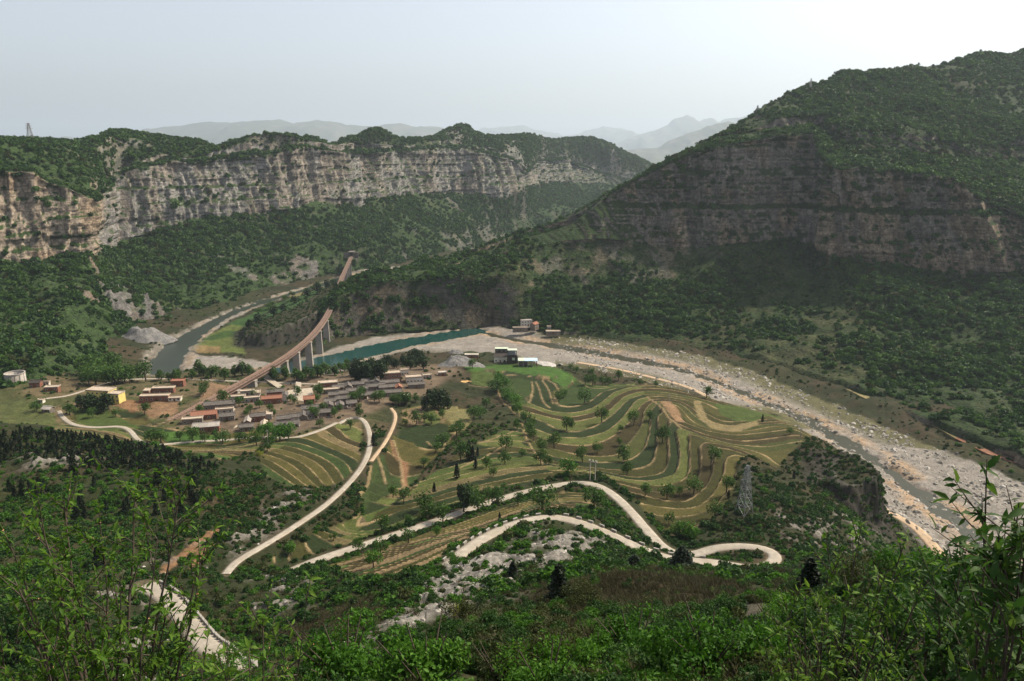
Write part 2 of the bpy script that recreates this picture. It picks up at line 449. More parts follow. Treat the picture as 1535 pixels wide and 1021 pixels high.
VILLAGE = hpoly((268, 640), (290, 605), (360, 588), (430, 568), (520, 560), (570, 548), (660, 548), (690, 555), (640, 590), (600, 600), (520, 630), (440, 650), (330, 648))
ROCKY = [hpoly((600, 900), (660, 850), (740, 830), (800, 790), (880, 790), (920, 815), (880, 850), (800, 860), (740, 900), (640, 950), (540, 975), (560, 940)),
         hpoly((370, 870), (420, 850), (470, 880), (440, 930), (380, 910)), hpoly((20, 690), (130, 675), (150, 690), (40, 705)), hpoly((1040, 940), (1120, 930), (1160, 1000), (1060, 990)),
         hpoly((1150, 760), (1200, 790), (1290, 770), (1330, 800), (1290, 830), (1180, 810)), hpoly((130, 870), (210, 880), (250, 960), (330, 1021), (150, 1021)), hpoly((170, 990 - 130), (340, 800), (480, 700), (500, 720), (380, 810), (300, 860))]
BROWN = hpoly((430, 935), (560, 890), (600, 905), (520, 960), (430, 965))
BROWN2 = hpoly((790, 900), (860, 874), (960, 870), (1180, 850), (1195, 866), (1050, 902), (900, 906))

BUNDS = [hline(q, 1.5) for q in ([(797, 570), (799, 580), (797, 592), (792, 604)], [(803, 570), (808, 580), (811, 592), (815, 603), (824, 610)], [(813, 568), (820, 578), (824, 588), (829, 605)], [(831, 573), (835, 582), (842, 590)], [(745, 566), (746, 585), (752, 600), (765, 612), (774, 622)], [(783, 632), (787, 655), (796, 668), (806, 684), (814, 696)], [(704, 580), (725, 581), (748, 579)],
         [(760, 562), (790, 561), (820, 566), (834, 576)], [(716, 664), (745, 655), (775, 645)], [(690, 700), (730, 684), (765, 660)], [(969, 594), (985, 604), (998, 620), (1013, 635), (1026, 643)], [(565, 682), (572, 700), (578, 722)], [(590, 660), (600, 690), (603, 715), (604, 730)], [(556, 700), (552, 725), (535, 752)], [(640, 660), (655, 672), (672, 660), (690, 640)])]
# meander knoll: a rock bluff with a fields dip slope behind
KN = np.array([P(u, v, z) for u, v, z in ((362, 505, 9), (385, 500, 14), (420, 491, 17), (460, 477, 20), (490, 460, 22), (515, 446, 26), (545, 432, 30), (545, 415, 22), (500, 425, 12), (455, 440, 9), (400, 468, 6), (365, 490, 6))])
KNP = (KN[:, 0], KN[:, 1])
_kf = tps_fit(KN, 3.0)
# rock head above the gravel on the right
RK = np.array([P(u, v, z) for u, v, z in ((1235, 690, 37), (1262, 674, 41), (1300, 682, 44), (1322, 704, 43), (1320, 722, 41), (1275, 735, 40), (1235, 720, 39))])
RKP = (RK[:, 0], RK[:, 1])
_rf = tps_fit(RK, 3.0)

_dHy, _dHx = np.gradient(HG, GS)
_grad = np.hypot(_dHx, _dHy)

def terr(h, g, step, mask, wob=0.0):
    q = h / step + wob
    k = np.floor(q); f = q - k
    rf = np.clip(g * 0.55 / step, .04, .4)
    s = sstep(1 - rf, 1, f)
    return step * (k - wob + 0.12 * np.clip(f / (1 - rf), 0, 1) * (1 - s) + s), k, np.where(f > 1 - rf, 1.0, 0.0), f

_gsx, _gsy, _ = hit([770, 781, 783, 795, 810, 825, 840], [600, 616, 640, 665, 690, 705, 720])
_o = np.argsort(_gsy); GSX, GSY = _gsx[_o], _gsy[_o]

def ground(x, y, colour=True):
    """height (and colour, rockiness, vegetation) of the ground at plan positions"""
    x = np.asarray(x, float); y = np.asarray(y, float)
    h = bil(HG, x, y); g = bil(_grad, x, y)
    r = np.hypot(x, y)
    n1 = fbm2(x / 28, y / 28, 4, 3); n2 = fbm2(x / 6, y / 6, 3, 9); n3 = fbm2(x / 90, y / 90, 3, 21); n4 = fbm2(x / 2.0, y / 2.0, 2, 33)
    # river gravels
    gsd = sdpoly(x, y, GRAVEL); grav = sstep(-1, 3, gsd + 6 * (n2 - .5))
    # roughness of the wild slopes
    zs = {}
    flat = np.zeros_like(h)
    for key, poly in (('A', ZA), ('B', ZB), ('C', ZC), ('D', ZD), ('E', ZE)):
        zs[key] = sstep(-1, 3, sdpoly(x, y, poly)); flat = np.maximum(flat, zs[key])
    vil = sstep(-6, 4, sdpoly(x, y, VILLAGE))
    road = np.zeros_like(h); rd_z = np.zeros_like(h); rdmin = np.full(h.shape, 1e9)
    for key, (L, w) in ROADS.items():
        bx0, bx1, by0, by1 = L[:, 0].min() - 14, L[:, 0].max() + 14, L[:, 1].min() - 14, L[:, 1].max() + 14
        m = (x > bx0) & (x < bx1) & (y > by0) & (y < by1)
        if not m.any():
            continue
        S = L[::2] if len(L) > 40 else L
        d, zz = pdist(x[m], y[m], S[:, 0], S[:, 1], False, S[:, 2])
        d = d - w / 2
        better = d < rdmin[m]
        tmp = rdmin[m]; tmp[better] = d[better]; rdmin[m] = tmp
        tz = rd_z[m]; tz[better] = zz[better]; rd_z[m] = tz
    wild = (1 - flat) * (1 - grav) * (1 - vil) * sstep(0.5, 6, rdmin)
    bumps = (fbm2(x / 18, y / 18, 4, 5) - .5) * np.clip(r / 40, .3, 1) * 5.0 + (n2 - .5) * 1.6 + (n4 - .5) * .5
    rock = np.zeros_like(h)
    for i, pl in enumerate(ROCKY):
        sd = sdpoly(x, y, pl)
        rock = np.maximum(rock, sstep(-8, 10, sd) * sstep(.40, .56, n2 * .6 + n1 * .4 + (.045 if i == 0 else -.03)))
    rock = rock * (1 - flat)
    stepn = np.floor((h + 3 * n1) / 1.4 + n4 * 1.2)
    bumps = bumps + rock * (np.abs(n4 - .5) * 2.2 + (stepn % 2) * .5)
    h = h + wild * bumps
    lev = np.zeros_like(h); ris = np.zeros_like(h); ff = np.zeros_like(h)
    cid = np.zeros_like(h); kidx = np.zeros_like(h)
    for key, step in (('A', 2.0), ('B', 1.5), ('C', 2.0), ('D', 1.5), ('E', 1.6)):
        m = zs[key] > 0
        if not m.any():
            continue
        if key == 'A':
            step = np.where((x[m] < np.interp(y[m], GSY, GSX)) & (y[m] < GSY.max()), 1.25, 2.0)
        ht, k, rs, f = terr(bil(HG, x[m], y[m]) + (0 if key == 'A' else 1.2 * (n3[m] - .5)), g[m], step, None)
        kidx[m] = k
        w = zs[key][m]
        h[m] = h[m] * (1 - w) + ht * w
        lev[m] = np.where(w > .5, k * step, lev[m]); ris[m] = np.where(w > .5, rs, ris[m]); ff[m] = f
        cid[m] = np.where(w > .5, {'A': 1, 'B': 2, 'C': 3, 'D': 4, 'E': 5}[key], cid[m])
    bund = np.zeros_like(h)
    for L in BUNDS:
        m = (x > L[:, 0].min() - 3) & (x < L[:, 0].max() + 3) & (y > L[:, 1].min() - 3) & (y < L[:, 1].max() + 3)
        if m.any():
            bund[m] = np.maximum(bund[m], 1 - sstep(.35, 1.1, pdist(x[m], y[m], L[:, 0], L[:, 1])))
    h = h + bund * .35
    # gravel relief
    h = np.where(grav > 0, h * (1 - grav) + grav * (np.clip(h, .5, 3.2) + (n2 - .5) * .9 + (n4 - .5) * .5), h)
    # water channels
    wet = np.full(h.shape, 1e9)
    for key, L in WATERS.items():
        m = (x > L[:, 0].min() - 40) & (x < L[:, 0].max() + 40) & (y > L[:, 1].min() - 40) & (y < L[:, 1].max() + 40)
        if m.any():
            d, ww = pdist(x[m], y[m], L[::2, 0], L[::2, 1], False, L[::2, 2])
            wet[m] = np.minimum(wet[m], d - ww / 2 + (n2[m] - .5) * 9)
    h = np.where(wet < 8, np.minimum(h, -0.9 + sstep(-3, 8, wet) * (h + .9)), h)
    # roads cut and fill
    rw = 1 - sstep(0.4, 5.0, rdmin)
    h = h * (1 - rw) + (rd_z - 0.12) * rw
    # bluffs
    for PL, f, seed in ((KNP, _kf, 41), (RKP, _rf, 47)):
        m = (x > PL[0].min() - 40) & (x < PL[0].max() + 40) & (y > PL[1].min() - 40) & (y < PL[1].max() + 40)
        if m.any():
            sd = sdpoly(x[m], y[m], PL) + (fbm2(x[m] / 9, y[m] / 9, 3, seed) - .5) * 9
            top = f(x[m], y[m])
            a = sstep(-4.5, 4, sd)
            h[m] = np.maximum(h[m], h[m] * (1 - a) + (top + (n2[m] - .5) * 1.5) * a)
            rock[m] = np.maximum(rock[m], np.where((sd > -6) & (sd < 5), .45, 0))
    if not colour:
        return h
    # ---- colours (albedo of soil, crop, stone; shade painted into risers and right bluff)
    def c3(c): return np.array(c)
    col = np.zeros(h.shape + (3,))
    dry = sstep(.38, .62, n1 * .6 + n2 * .4)
    a1, a2, a3 = c3((.026, .031, .010)), c3((.055, .042, .021)), c3((.034, .042, .012))
    col[:] = a1 * (1 - dry)[..., None] + a2 * dry[..., None]
    gm = sstep(.5, .7, n3)[..., None]
    col = col * (1 - .6 * gm) + a3 * .6 * gm
    br = np.maximum(sstep(-6, 6, sdpoly(x, y, BROWN)), sstep(-6, 6, sdpoly(x, y, BROWN2)))[..., None]
    col = col * (1 - .7 * br) + c3((.062, .038, .022)) * (.7 + .6 * n4[..., None]) * .7 * br
    # village soil
    vs = vil[..., None]; vc = c3((.15, .108, .070)) * (.55 + .9 * n2)[..., None]
    col = col * (1 - vs) + vc * vs
    near_v = (sstep(700, 400, y) * sstep(380, 430, y) * sstep(-60, -120, x))[..., None] * (1 - vs)
    nb = sstep(.45, .6, n2 * .5 + n1 * .5)[..., None]
    col = col * (1 - near_v) + near_v * (c3((.075, .080, .026)) * (1 - nb) + c3((.17, .125, .065)) * nb)
    # terraces
    pal = {8: GRN, 10: GRN, 12: (.036, .056, .013), 14: DKG, 16: LTG, 18: OLB, 20: LTG, 22: DKG, 24: LTG, 26: OLB, 28: (.06, .066, .016), 30: DKG, 32: OLV, 34: DKG, 36: LTG, 38: OLV, 40: OLB, 42: OLV, 44: YOL, 46: OLV, 48: OLB}
    A = cid == 1
    tcol = np.zeros(h.shape + (3,)); tcol[:] = OLV
    _rx, _ry, _ = hit([960, 971, 1000, 1013, 1045, 1070, 1100, 1112], [578, 597, 615, 634, 653, 663, 677, 692])
    _o2 = np.argsort(_ry)
    shelf = A & (x > np.interp(y, _ry[_o2], _rx[_o2]) + 2 * (n2 - .5)) & (y > _ry.min())
    left = A & (x < np.interp(y, GSY, GSX)) & (y < GSY.max())
    for k, c in pal.items():
        tcol[A & (lev == k)] = c
    for i, c in enumerate((OLV, OLB, (.05, .058, .014), (.072, .066, .018))):
        tcol[shelf & (np.mod(lev / 2 + np.floor(ff * 2), 4) == i) & (lev < 40)] = c
    for i, c in enumerate((DKG, LTG, GRN, OLV, (.13, .105, .045), (.07, .085, .02), DKG)):
        tcol[left & (np.mod(kidx * 3 + np.floor(n3 * 3), 7) == i)] = c
    hk = _h(np.floor(lev * 7), cid, np.floor(n3 * 4), 77)
    PB = [(.036, .058, .013), DKG, OLB, (.055, .105, .02), OLV, YOL, (.16, .12, .055), (.10, .115, .03)]
    for key in (2, 3, 4, 5):
        m = cid == key
        for i, c in enumerate(PB):
            tcol[m & (hk >= i / 8) & (hk < (i + 1) / 8 + .001)] = c
    m = cid == 4
    tcol[m & (hk > .72)] = (.19, .135, .07)
    tcol *= (0.72 + .38 * n2 + .25 * n4)[..., None]
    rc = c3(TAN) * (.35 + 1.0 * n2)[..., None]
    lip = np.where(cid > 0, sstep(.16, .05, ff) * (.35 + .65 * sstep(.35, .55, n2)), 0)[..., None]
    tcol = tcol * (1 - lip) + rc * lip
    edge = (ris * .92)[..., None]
    tcol = tcol * (1 - edge) + (c3((.10, .075, .042)) * (.4 + 1.1 * n4)[..., None]) * edge  # riser faces coloured dark: the walls' shadowed side is painted in
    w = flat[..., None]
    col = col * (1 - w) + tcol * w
    fmask = np.zeros_like(h)
    for pl, c in FIELDS:
        m = (x > pl[0].min() - 3) & (x < pl[0].max() + 3) & (y > pl[1].min() - 3) & (y < pl[1].max() + 3)
        if m.any():
            a = sstep(-.8, .8, sdpoly(x[m], y[m], pl) + (n4[m] - .5) * 1.5)[:, None] * (1 - .8 * ris[m][:, None])
            fmask[m] = np.maximum(fmask[m], a[:, 0])
            col[m] = col[m] * (1 - a) + c3(c) * (.70 + .42 * n2[m] + .25 * n4[m])[:, None] * a
    bb = bund[..., None] * .85
    col = col * (1 - bb) + c3(TAN) * (.55 + .7 * n4)[..., None] * bb
    # gravel
    gg = grav[..., None]
    gc = c3((.27, .24, .205)) * (.62 + .5 * n2 + .3 * n4)[..., None]
    tan = sstep(9, 1, np.abs(wet - 3) - 4)[..., None] * .75 * sstep(.3, .6, n1)[..., None]
    gc = gc * (1 - tan) + c3((.40, .27, .16)) * (.6 + .8 * n4)[..., None] * tan
    vg = (sstep(.50, .62, n3 * .5 + n1 * .5) * sstep(24, 4, gsd))[..., None] * .8
    gc = gc * (1 - vg) + c3((.095, .085, .05)) * vg
    far_bank = (sstep(12, 30, wet) * sstep(0.14, .3, x / np.maximum(y, 1)) * (x > 60) * (wet > 12) * (gsd > 0) * (y > 1.32 * (605 - x)))[..., None]
    gb = c3((.125, .115, .055)) * (.6 + .8 * n2)[..., None]
    fb = (sstep(34, 14, gsd) * sstep(420, 560, y + .55 * x))[..., None] * (x > 40)[..., None] * (y + .50 * x > 585)[..., None]
    gc = gc * (1 - fb) + gb * fb
    col = col * (1 - gg) + gc * gg
    bk = (sstep(14, 5, wet) * (y > 560) * (x < -60) * sstep(.35, .5, n2))[..., None] * .8
    col = col * (1 - bk) + c3((.24, .21, .17)) * (.5 + .9 * n4)[..., None] * bk
    wb = sstep(1.5, -2.5, wet)[..., None]
    col = col * (1 - wb) + c3((.060, .058, .034)) * wb
    # bare limestone
    rk = rock[..., None]
    lime = c3((.27, .245, .21)) * (.42 + .8 * n4)[..., None]
    col = col * (1 - rk) + lime * rk
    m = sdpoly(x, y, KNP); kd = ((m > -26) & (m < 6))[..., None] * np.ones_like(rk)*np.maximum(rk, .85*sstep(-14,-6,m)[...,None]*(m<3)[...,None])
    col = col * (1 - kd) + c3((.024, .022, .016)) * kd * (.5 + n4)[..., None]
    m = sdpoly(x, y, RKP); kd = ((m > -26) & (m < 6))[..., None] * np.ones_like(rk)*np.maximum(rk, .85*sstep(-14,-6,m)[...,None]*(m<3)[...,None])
    col = col * (1 - kd) + c3((.028, .024, .017)) * kd * (.5 + n4)[..., None]  # right rock head coloured dark for plant cover, with its shade painted in
    # road verges
    vg = (1 - sstep(-.1, .9, rdmin))[..., None] * .8
    col = col * (1 - vg) + c3((.17, .13, .08)) * (.6 + .7 * n4)[..., None] * vg
    return h, col, dict(rock=rock, flat=flat, vil=vil, grav=grav, rd=rdmin, wet=wet, n1=n1, n2=n2, n3=n3, cid=cid, ris=ris, brown=br[..., 0], field=fmask)

# sheet with finer spacing near the viewpoint: rings and radial lines
ang = np.concatenate([np.radians(np.linspace(-80, -40, 60))[:-1], np.arctan(np.linspace(math.tan(math.radians(-40)), math.tan(math.radians(40)), 900)), np.radians(np.linspace(40, 80, 60))[1:]])
rad = np.concatenate([np.linspace(0.4, 12, 14)[:-1], np.geomspace(12, 100, 110)[:-1], np.linspace(100, 560, 470)[:-1], np.geomspace(560, 1480, 150)])
AA, RR = np.meshgrid(ang, rad)
GXX, GYY = RR * np.sin(AA), RR * np.cos(AA)
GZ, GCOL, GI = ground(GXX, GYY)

def make_ground_mat():
    m, nt, b = new_mat('ground_soil_and_crops')
    a = N(nt, 'ShaderNodeAttribute', attribute_name='Col')
    pv = posvec(nt)
    n1 = noise(nt, pv, 1.1, 6, .65); n2 = noise(nt, pv, .18, 5, .6)
    f = N(nt, 'ShaderNodeMath', operation='MULTIPLY_ADD', ins={0: n1, 1: 2.3, 2: -.15})
    f2 = N(nt, 'ShaderNodeMath', operation='MULTIPLY_ADD', ins={0: n2, 1: .7, 2: .36})
    fm = N(nt, 'ShaderNodeMath', operation='MAXIMUM', ins={0: f.outputs[0], 1: .3})
    f3 = N(nt, 'ShaderNodeMath', operation='MULTIPLY', ins={0: fm.outputs[0], 1: f2.outputs[0]})
    v = N(nt, 'ShaderNodeVectorMath', operation='SCALE'); nt.links.new(a.outputs[0], v.inputs[0]); nt.links.new(f3.outputs[0], v.inputs[3])
    nt.links.new(v.outputs[0], b.inputs['Base Color'])
    b.inputs['Roughness'].default_value = .95
    bump(nt, b, n1, .6, .5)
    return m
M_ground = make_ground_mat()
GZ = GZ + 0.0
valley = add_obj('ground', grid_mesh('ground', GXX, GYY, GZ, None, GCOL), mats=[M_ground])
tag(valley, 'terraced hillside, village bench and gravel river bed of the valley', kind='structure')

def gz(x, y):
    return ground(np.atleast_1d(np.asarray(x, float)), np.atleast_1d(np.asarray(y, float)), False)

# ------------------------------------------------------------------ mountains: lofted sheets with cliffs
def mountain(name, rows, u0, u1, ncol, seed, amp, cragk, outs=(), nosew=0.0):
    """rows: list of (polyline [(u, v, Y|('z',h))], number of steps to the next row, kind)"""
    us = np.linspace(u0, u1, ncol)
    L = []
    for pts, n, kind in rows:
        uu = [p[0] for p in pts]
        v = np.interp(us, uu, [p[1] for p in pts]); Yv = np.interp(us, uu, [p[2] for p in pts])
        ks = np.exp(-np.linspace(-2, 2, 13) ** 2); ks /= ks.sum()
        Yv = np.convolve(np.pad(Yv, 6, mode='edge'), ks, 'valid')
        L.append((np.stack(PY(us, v, Yv), -1), n, kind))
    P3 = []; T = []; KD = []
    for i in range(len(L) - 1):
        a, n, kind = L[i]; b = L[i + 1][0]
        for t in np.linspace(0, 1, n, endpoint=False):
            q = a * (1 - t) + b * t
            if kind == 'talus':
                q[:, 2] -= 4 * t * (1 - t) * .10 * np.abs(b[:, 2] - a[:, 2])
            P3.append(q); KD.append(np.full(len(us), 1.0 if kind == 'cliff' else 0.0)); T.append(np.full(len(us), i + t))
    P3.append(L[-1][0]); KD.append(np.zeros(len(us))); T.append(np.full(len(us), len(L) - 1.0))
    p = np.array(P3); kd = np.array(KD); T = np.array(T)
    k5 = np.ones(5) / 5
    kd = np.apply_along_axis(lambda c: np.convolve(np.pad(c, 2, mode='edge'), k5, 'valid'), 0, kd)
    x, y, z = p[..., 0], p[..., 1], p[..., 2]
    # outward horizontal direction
    tx = np.gradient(x, axis=1); ty = np.gradient(y, axis=1)
    kw = np.ones(25) / 25
    sm = lambda A: np.apply_along_axis(lambda c: np.convolve(np.pad(c, 12, mode='edge'), kw, 'valid'), 1, A)
    tx, ty = sm(tx), sm(ty)
    ln = np.hypot(tx, ty) + 1e-6
    ox, oy = ty / ln, -tx / ln
    s = np.cumsum(np.hypot(np.gradient(x, axis=1), np.gradient(y, axis=1)), axis=1)
    # cliff relief: buttresses, cracks, strata
    butt = amp[0] * ((fbm2(s / 75, z / 260, 4, seed, .55) - .5) * 34 + np.abs(fbm2(s / 24, z / 150, 3, seed + 5) - .5) * -22 + (fbm2(s / 7, z / 30, 3, seed + 8) - .5) * 6.5 + (vn2(s / 5.5, z / 9, seed + 12) - .5) * 4 + (vn2(s / 3.2, z / 4.5, seed + 13) - .5) * 2.4)
    zz = z + 5 * (fbm2(s / 90, z / 50, 2, seed + 11) - .5)
    strata = amp[1] * ((vn2(zz / 15, 0 * zz, seed + 2) - .5) * 11 + (vn2(zz / 5.5, 0 * zz + 3, seed + 3) - .5) * 5 + (vn2(zz / 2.3, s / 40, seed + 4) - .5) * 2.2)
    d = kd * (butt + strata)
    # slope relief: spurs and gullies
    edge = np.clip(np.minimum(T / .5, 1), 0, 1)
    gul = (fbm2(x / 95, y / 95, 4, seed + 20) - .5) * 46 + (np.abs(fbm2(x / 42, y / 42, 3, seed + 22) - .5)) * -20 + (fbm2(x / 14, y / 14, 3, seed + 23) - .5) * 6
    top = len(rows) - 2
    damp = np.where(T > top - 1, np.clip(np.abs(T - top) * 1.1, .12, .8), 1.0)
    dz = (1 - kd) * gul * edge * damp * .62
    ocm = np.zeros_like(x)
    for cu, cv, cY, rad, hh in outs:
        cx, cy, cz = PY(cu, cv, cY)
        dd = np.hypot(x - cx, y - cy) / rad + (fbm2(x / 20, y / 20, 4, seed + 60) - .5) * 1.9
        w = sstep(1.0, .78, dd); dz = dz + w * hh * (.7 + .6 * fbm2(x / 9, y / 9, 3, seed + 61)); ocm = np.maximum(ocm, sstep(1.12, .95, dd) * sstep(.25, .7, dd + .25))
    x2 = x + ox * d; y2 = y + oy * d; z2 = z + dz
    n = normals(x2, y2, z2); n = np.where((n[..., 2:3] < 0), -n, n)
    nn = fbm2(x / 30, y / 30 + z / 20, 3, seed + 31)
    steep = sstep(.62, .40, n[..., 2] + (nn - .5) * .35)
    crag = sstep(.80, .66, n[..., 2] + (nn - .5) * .5) * sstep(.58, .66, fbm2(x / 60, y / 60, 3, seed + 40)) * (1 - kd)
    kk = np.apply_along_axis(lambda c: np.convolve(np.pad(c, 4, mode='edge'), np.ones(9) / 9, 'valid'), 0, kd)
    low = sstep(.9, .3, T) * sstep(.42, .6, fbm2(x / 35, y / 35, 3, seed + 44))
    nose = nosew * sstep(.92, 1.02, T) * sstep(2.05, 1.9, T) * (us[None] < 800) * sstep(.36, .50, fbm2(s / 30, z / 16, 3, seed + 71))
    crag = np.maximum(crag, nose / cragk)
    rock = np.clip(np.maximum(steep * np.maximum(np.clip(kk * 2.2, 0, 1), low), np.maximum(crag * cragk, ocm * sstep(.97, .8, n[..., 2]))), 0, 1)
    return dict(x=x2, y=y2, z=z2, n=n, rock=rock, kd=kd, T=T, s=s, us=us)

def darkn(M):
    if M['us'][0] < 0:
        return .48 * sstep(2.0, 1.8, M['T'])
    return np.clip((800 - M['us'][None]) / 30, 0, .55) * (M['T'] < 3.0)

def warm(M):
    return np.clip((155 - M['us'][None]) / 20, 0, .9) * np.ones_like(M['x']) * (M['us'][0] < 0)

def slope_cols(M, greens, browns, seed, rockc, dryness=.5, ochre=.5):
    x, y, z = M['x'], M['y'], M['z']
    n1 = fbm2(x / 60, y / 60, 4, seed); n2 = fbm2(x / 12, y / 12 + z / 9, 3, seed + 3); n4 = fbm2(M['s'] / 5, z / 2.2, 3, seed + 9)
    a = sstep(dryness - .12, dryness + .12, n1 * .6 + n2 * .4)[..., None]
    col = np.array(greens) * (1 - a) + np.array(browns) * a
    col = col * (.6 + .8 * n2)[..., None]
    och = sstep(.46, .62, fbm2(M['s'] / 22, z / 60, 3, seed + 14))[..., None]
    rc = np.array(rockc) * (1 - och * ochre) + np.array((.34, .235, .14)) * och * ochre
    rc = rc * (.45 + 1.0 * n4)[..., None]
    blk = sstep(.56, .72, fbm2(M['s'] / 9, z / 90, 3, seed + 17))[..., None]
    rc = rc * (1 - .38 * blk)
    wk = warm(M)[..., None]
    rc = rc * (1 - wk) + rc * np.array((1.30, 1.12, .92)) * wk
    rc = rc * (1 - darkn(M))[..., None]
    r = M['rock'][..., None]
    return col * (1 - r) + rc * r

def make_mountain_mat(name):
    m, nt, b = new_mat(name)
    a = N(nt, 'ShaderNodeAttribute', attribute_name='Col')
    rk = N(nt, 'ShaderNodeAttribute', attribute_name='rock')
    st = noise(nt, posvec(nt, (.035, .035, .55)), 1.0, 6, .65)
    vt = noise(nt, posvec(nt, (.22, .22, .025)), 1.0, 5, .6)
    sc = noise(nt, posvec(nt), .35, 5, .65)
    k1 = N(nt, 'ShaderNodeMath', operation='MULTIPLY', ins={0: st, 1: vt})
    k2 = N(nt, 'ShaderNodeMath', operation='MULTIPLY_ADD', ins={0: k1.outputs[0], 1: 2.9, 2: .12})
    k3 = N(nt, 'ShaderNodeMath', operation='MULTIPLY_ADD', ins={0: sc, 1: 3.6, 2: -1.0})
    k4 = N(nt, 'ShaderNodeClamp', ins={0: k3.outputs[0], 1: .25, 2: 2.2})
    vo = N(nt, 'ShaderNodeTexVoronoi', feature='DISTANCE_TO_EDGE', ins={'Vector': posvec(nt, (.16, .16, .11)), 'Scale': 1.0})
    ck = N(nt, 'ShaderNodeMapRange', ins={0: vo.outputs['Distance'], 1: 0.0, 2: .09, 3: .5, 4: 1.0})
    k2 = N(nt, 'ShaderNodeMath', operation='MULTIPLY', ins={0: k2.outputs[0], 1: ck.outputs[0]})
    mx = N(nt, 'ShaderNodeMix', ins={0: rk.outputs['Fac'], 2: k4.outputs[0], 3: k2.outputs[0]})
    v = N(nt, 'ShaderNodeVectorMath', operation='SCALE'); nt.links.new(a.outputs[0], v.inputs[0]); nt.links.new(mx.outputs[0], v.inputs[3])
    nt.links.new(v.outputs[0], b.inputs['Base Color'])
    hh = N(nt, 'ShaderNodeMath', operation='ADD', ins={0: k1.outputs[0], 1: sc})
    bump(nt, b, hh.outputs[0], .9, 2.5)
    return m
M_mtn = make_mountain_mat('limestone_and_scrub')

# --- far-left wall of the gorge
sky_l = [(-300, 225), (-150, 212), (0, 207), (50, 211), (120, 212), (150, 203), (170, 196), (200, 197), (250, 205), (300, 213), (325, 223), (345, 215), (380, 208), (420, 203), (440, 203), (470, 207), (495, 215), (510, 211), (525, 205), (540, 201), (552, 193), (570, 191), (585, 200), (600, 208), (640, 206), (660, 200), (675, 192), (690, 186), (703, 190), (716, 199), (735, 203), (760, 203), (790, 200), (815, 206), (830, 209), (860, 205), (890, 206), (912, 213), (940, 228), (970, 241), (1010, 262), (1100, 300)]
def yv(us_Y, pts):
    uu = [q[0] for q in us_Y]; yy = [q[1] for q in us_Y]
    return [(u, v, float(np.interp(u, uu, yy))) for u, v in pts]
crestY = [(-300, 900), (0, 1010), (100, 1150), (145, 1200), (240, 1300), (325, 1310), (440, 1370), (565, 1590), (690, 1900), (785, 2100), (830, 2450), (960, 2750), (1100, 2900)]
def zrow(pts):
    out = []
    for u, v, z in pts:
        out.append((u, v, float(P(u, v, z)[1])))
    return out
l_base = zrow([(-300, 650, 24), (-150, 600, 24), (0, 596, 25), (60, 580, 22), (110, 562, 16), (150, 545, 10), (185, 528, 3), (225, 512, -2), (252, 498, -3), (285, 483, -3), (330, 463, -3), (400, 436, -3), (470, 422, -3), (530, 409, -3), (600, 398, -3)]) + [(700, 388, 1500), (800, 360, 1900), (960, 340, 2200), (1100, 330, 2400)]
l_mid = [(-300, 520, 600), (-150, 490, 640), (0, 485, 650), (60, 470, 690), (110, 458, 720), (165, 455, 790), (200, 462, 830), (240, 450, 900), (285, 430, 1000), (330, 405, 1060), (400, 385, 1130), (470, 370, 1195), (530, 357, 1262), (600, 345, 1385), (700, 338, 1600), (800, 320, 1980), (960, 310, 2300), (1100, 310, 2500)]
l_cb = [(-300, 405, 720), (-150, 400, 760), (0, 392, 800), (45, 397, 815), (100, 386, 850), (140, 381, 880), (156, 372, 970), (172, 360, 1062), (200, 356, 1090), (240, 345, 1120), (300, 330, 1160), (350, 324, 1200), (400, 318, 1250), (440, 314, 1290), (480, 300, 1350), (565, 297, 1480), (620, 289, 1600), (690, 290, 1750), (750, 293, 1800), (785, 282, 1880), (805, 272, 2200), (860, 274, 2350), (900, 276, 2500), (960, 290, 2500), (1100, 300, 2600)]
l_ct = [(-300, 250, 760), (-150, 240, 790), (0, 262, 825), (50, 262, 850), (72, 276, 862), (100, 283, 872), (125, 292, 884), (140, 298, 892), (156, 284, 990), (172, 266, 1108), (200, 256, 1120), (240, 249, 1150), (300, 243, 1195), (333, 240, 1225), (400, 235, 1280), (447, 224, 1320), (480, 222, 1375), (540, 228, 1475), (600, 225, 1610), (650, 222, 1700), (700, 225, 1790), (740, 233, 1830), (770, 242, 1880), (790, 262, 1910), (805, 240, 2230), (850, 240, 2380), (900, 262, 2540), (960, 278, 2560), (1100, 295, 2650)]
l_up = [(u, .7 * v + .3 * (v + float(np.interp(u, [a[0] for a in l_ct], [a[1] for a in l_ct]))) / 2 - 1, .5 * (float(np.interp(u, [a[0] for a in crestY], [a[1] for a in crestY])) + float(np.interp(u, [a[0] for a in l_ct], [a[2] for a in l_ct])))) for u, v in sky_l]
l_cr = yv(crestY, sky_l)
_ui = np.unique(np.concatenate([np.arange(-300, 1101, 10.0)]))
_ctv = np.interp(_ui, [a[0] for a in l_ct], [a[1] for a in l_ct]); _ctY = np.interp(_ui, [a[0] for a in l_ct], [a[2] for a in l_ct])
_crv = np.interp(_ui, [a[0] for a in sky_l], [a[1] for a in sky_l])
_tw = np.clip((_ui - 160) / 40, 0, 1) * np.clip((780 - _ui) / 40, 0, 1) * (.35 + .65 * vn2(_ui / 60, 0 * _ui, 9))
_ld = [(u, max(v - 4, c + 3), Y + 22) for u, v, c, Y in zip(_ui, _ctv, _crv, _ctY)]
_t2 = [(u, max(v - 4 - 13 * w, c + 2.5), Y + 30) for u, v, c, Y, w in zip(_ui, _ctv, _crv, _ctY, _tw)]
l_bk = [(u, v + 90, Y + 350) for u, v, Y in l_cr]
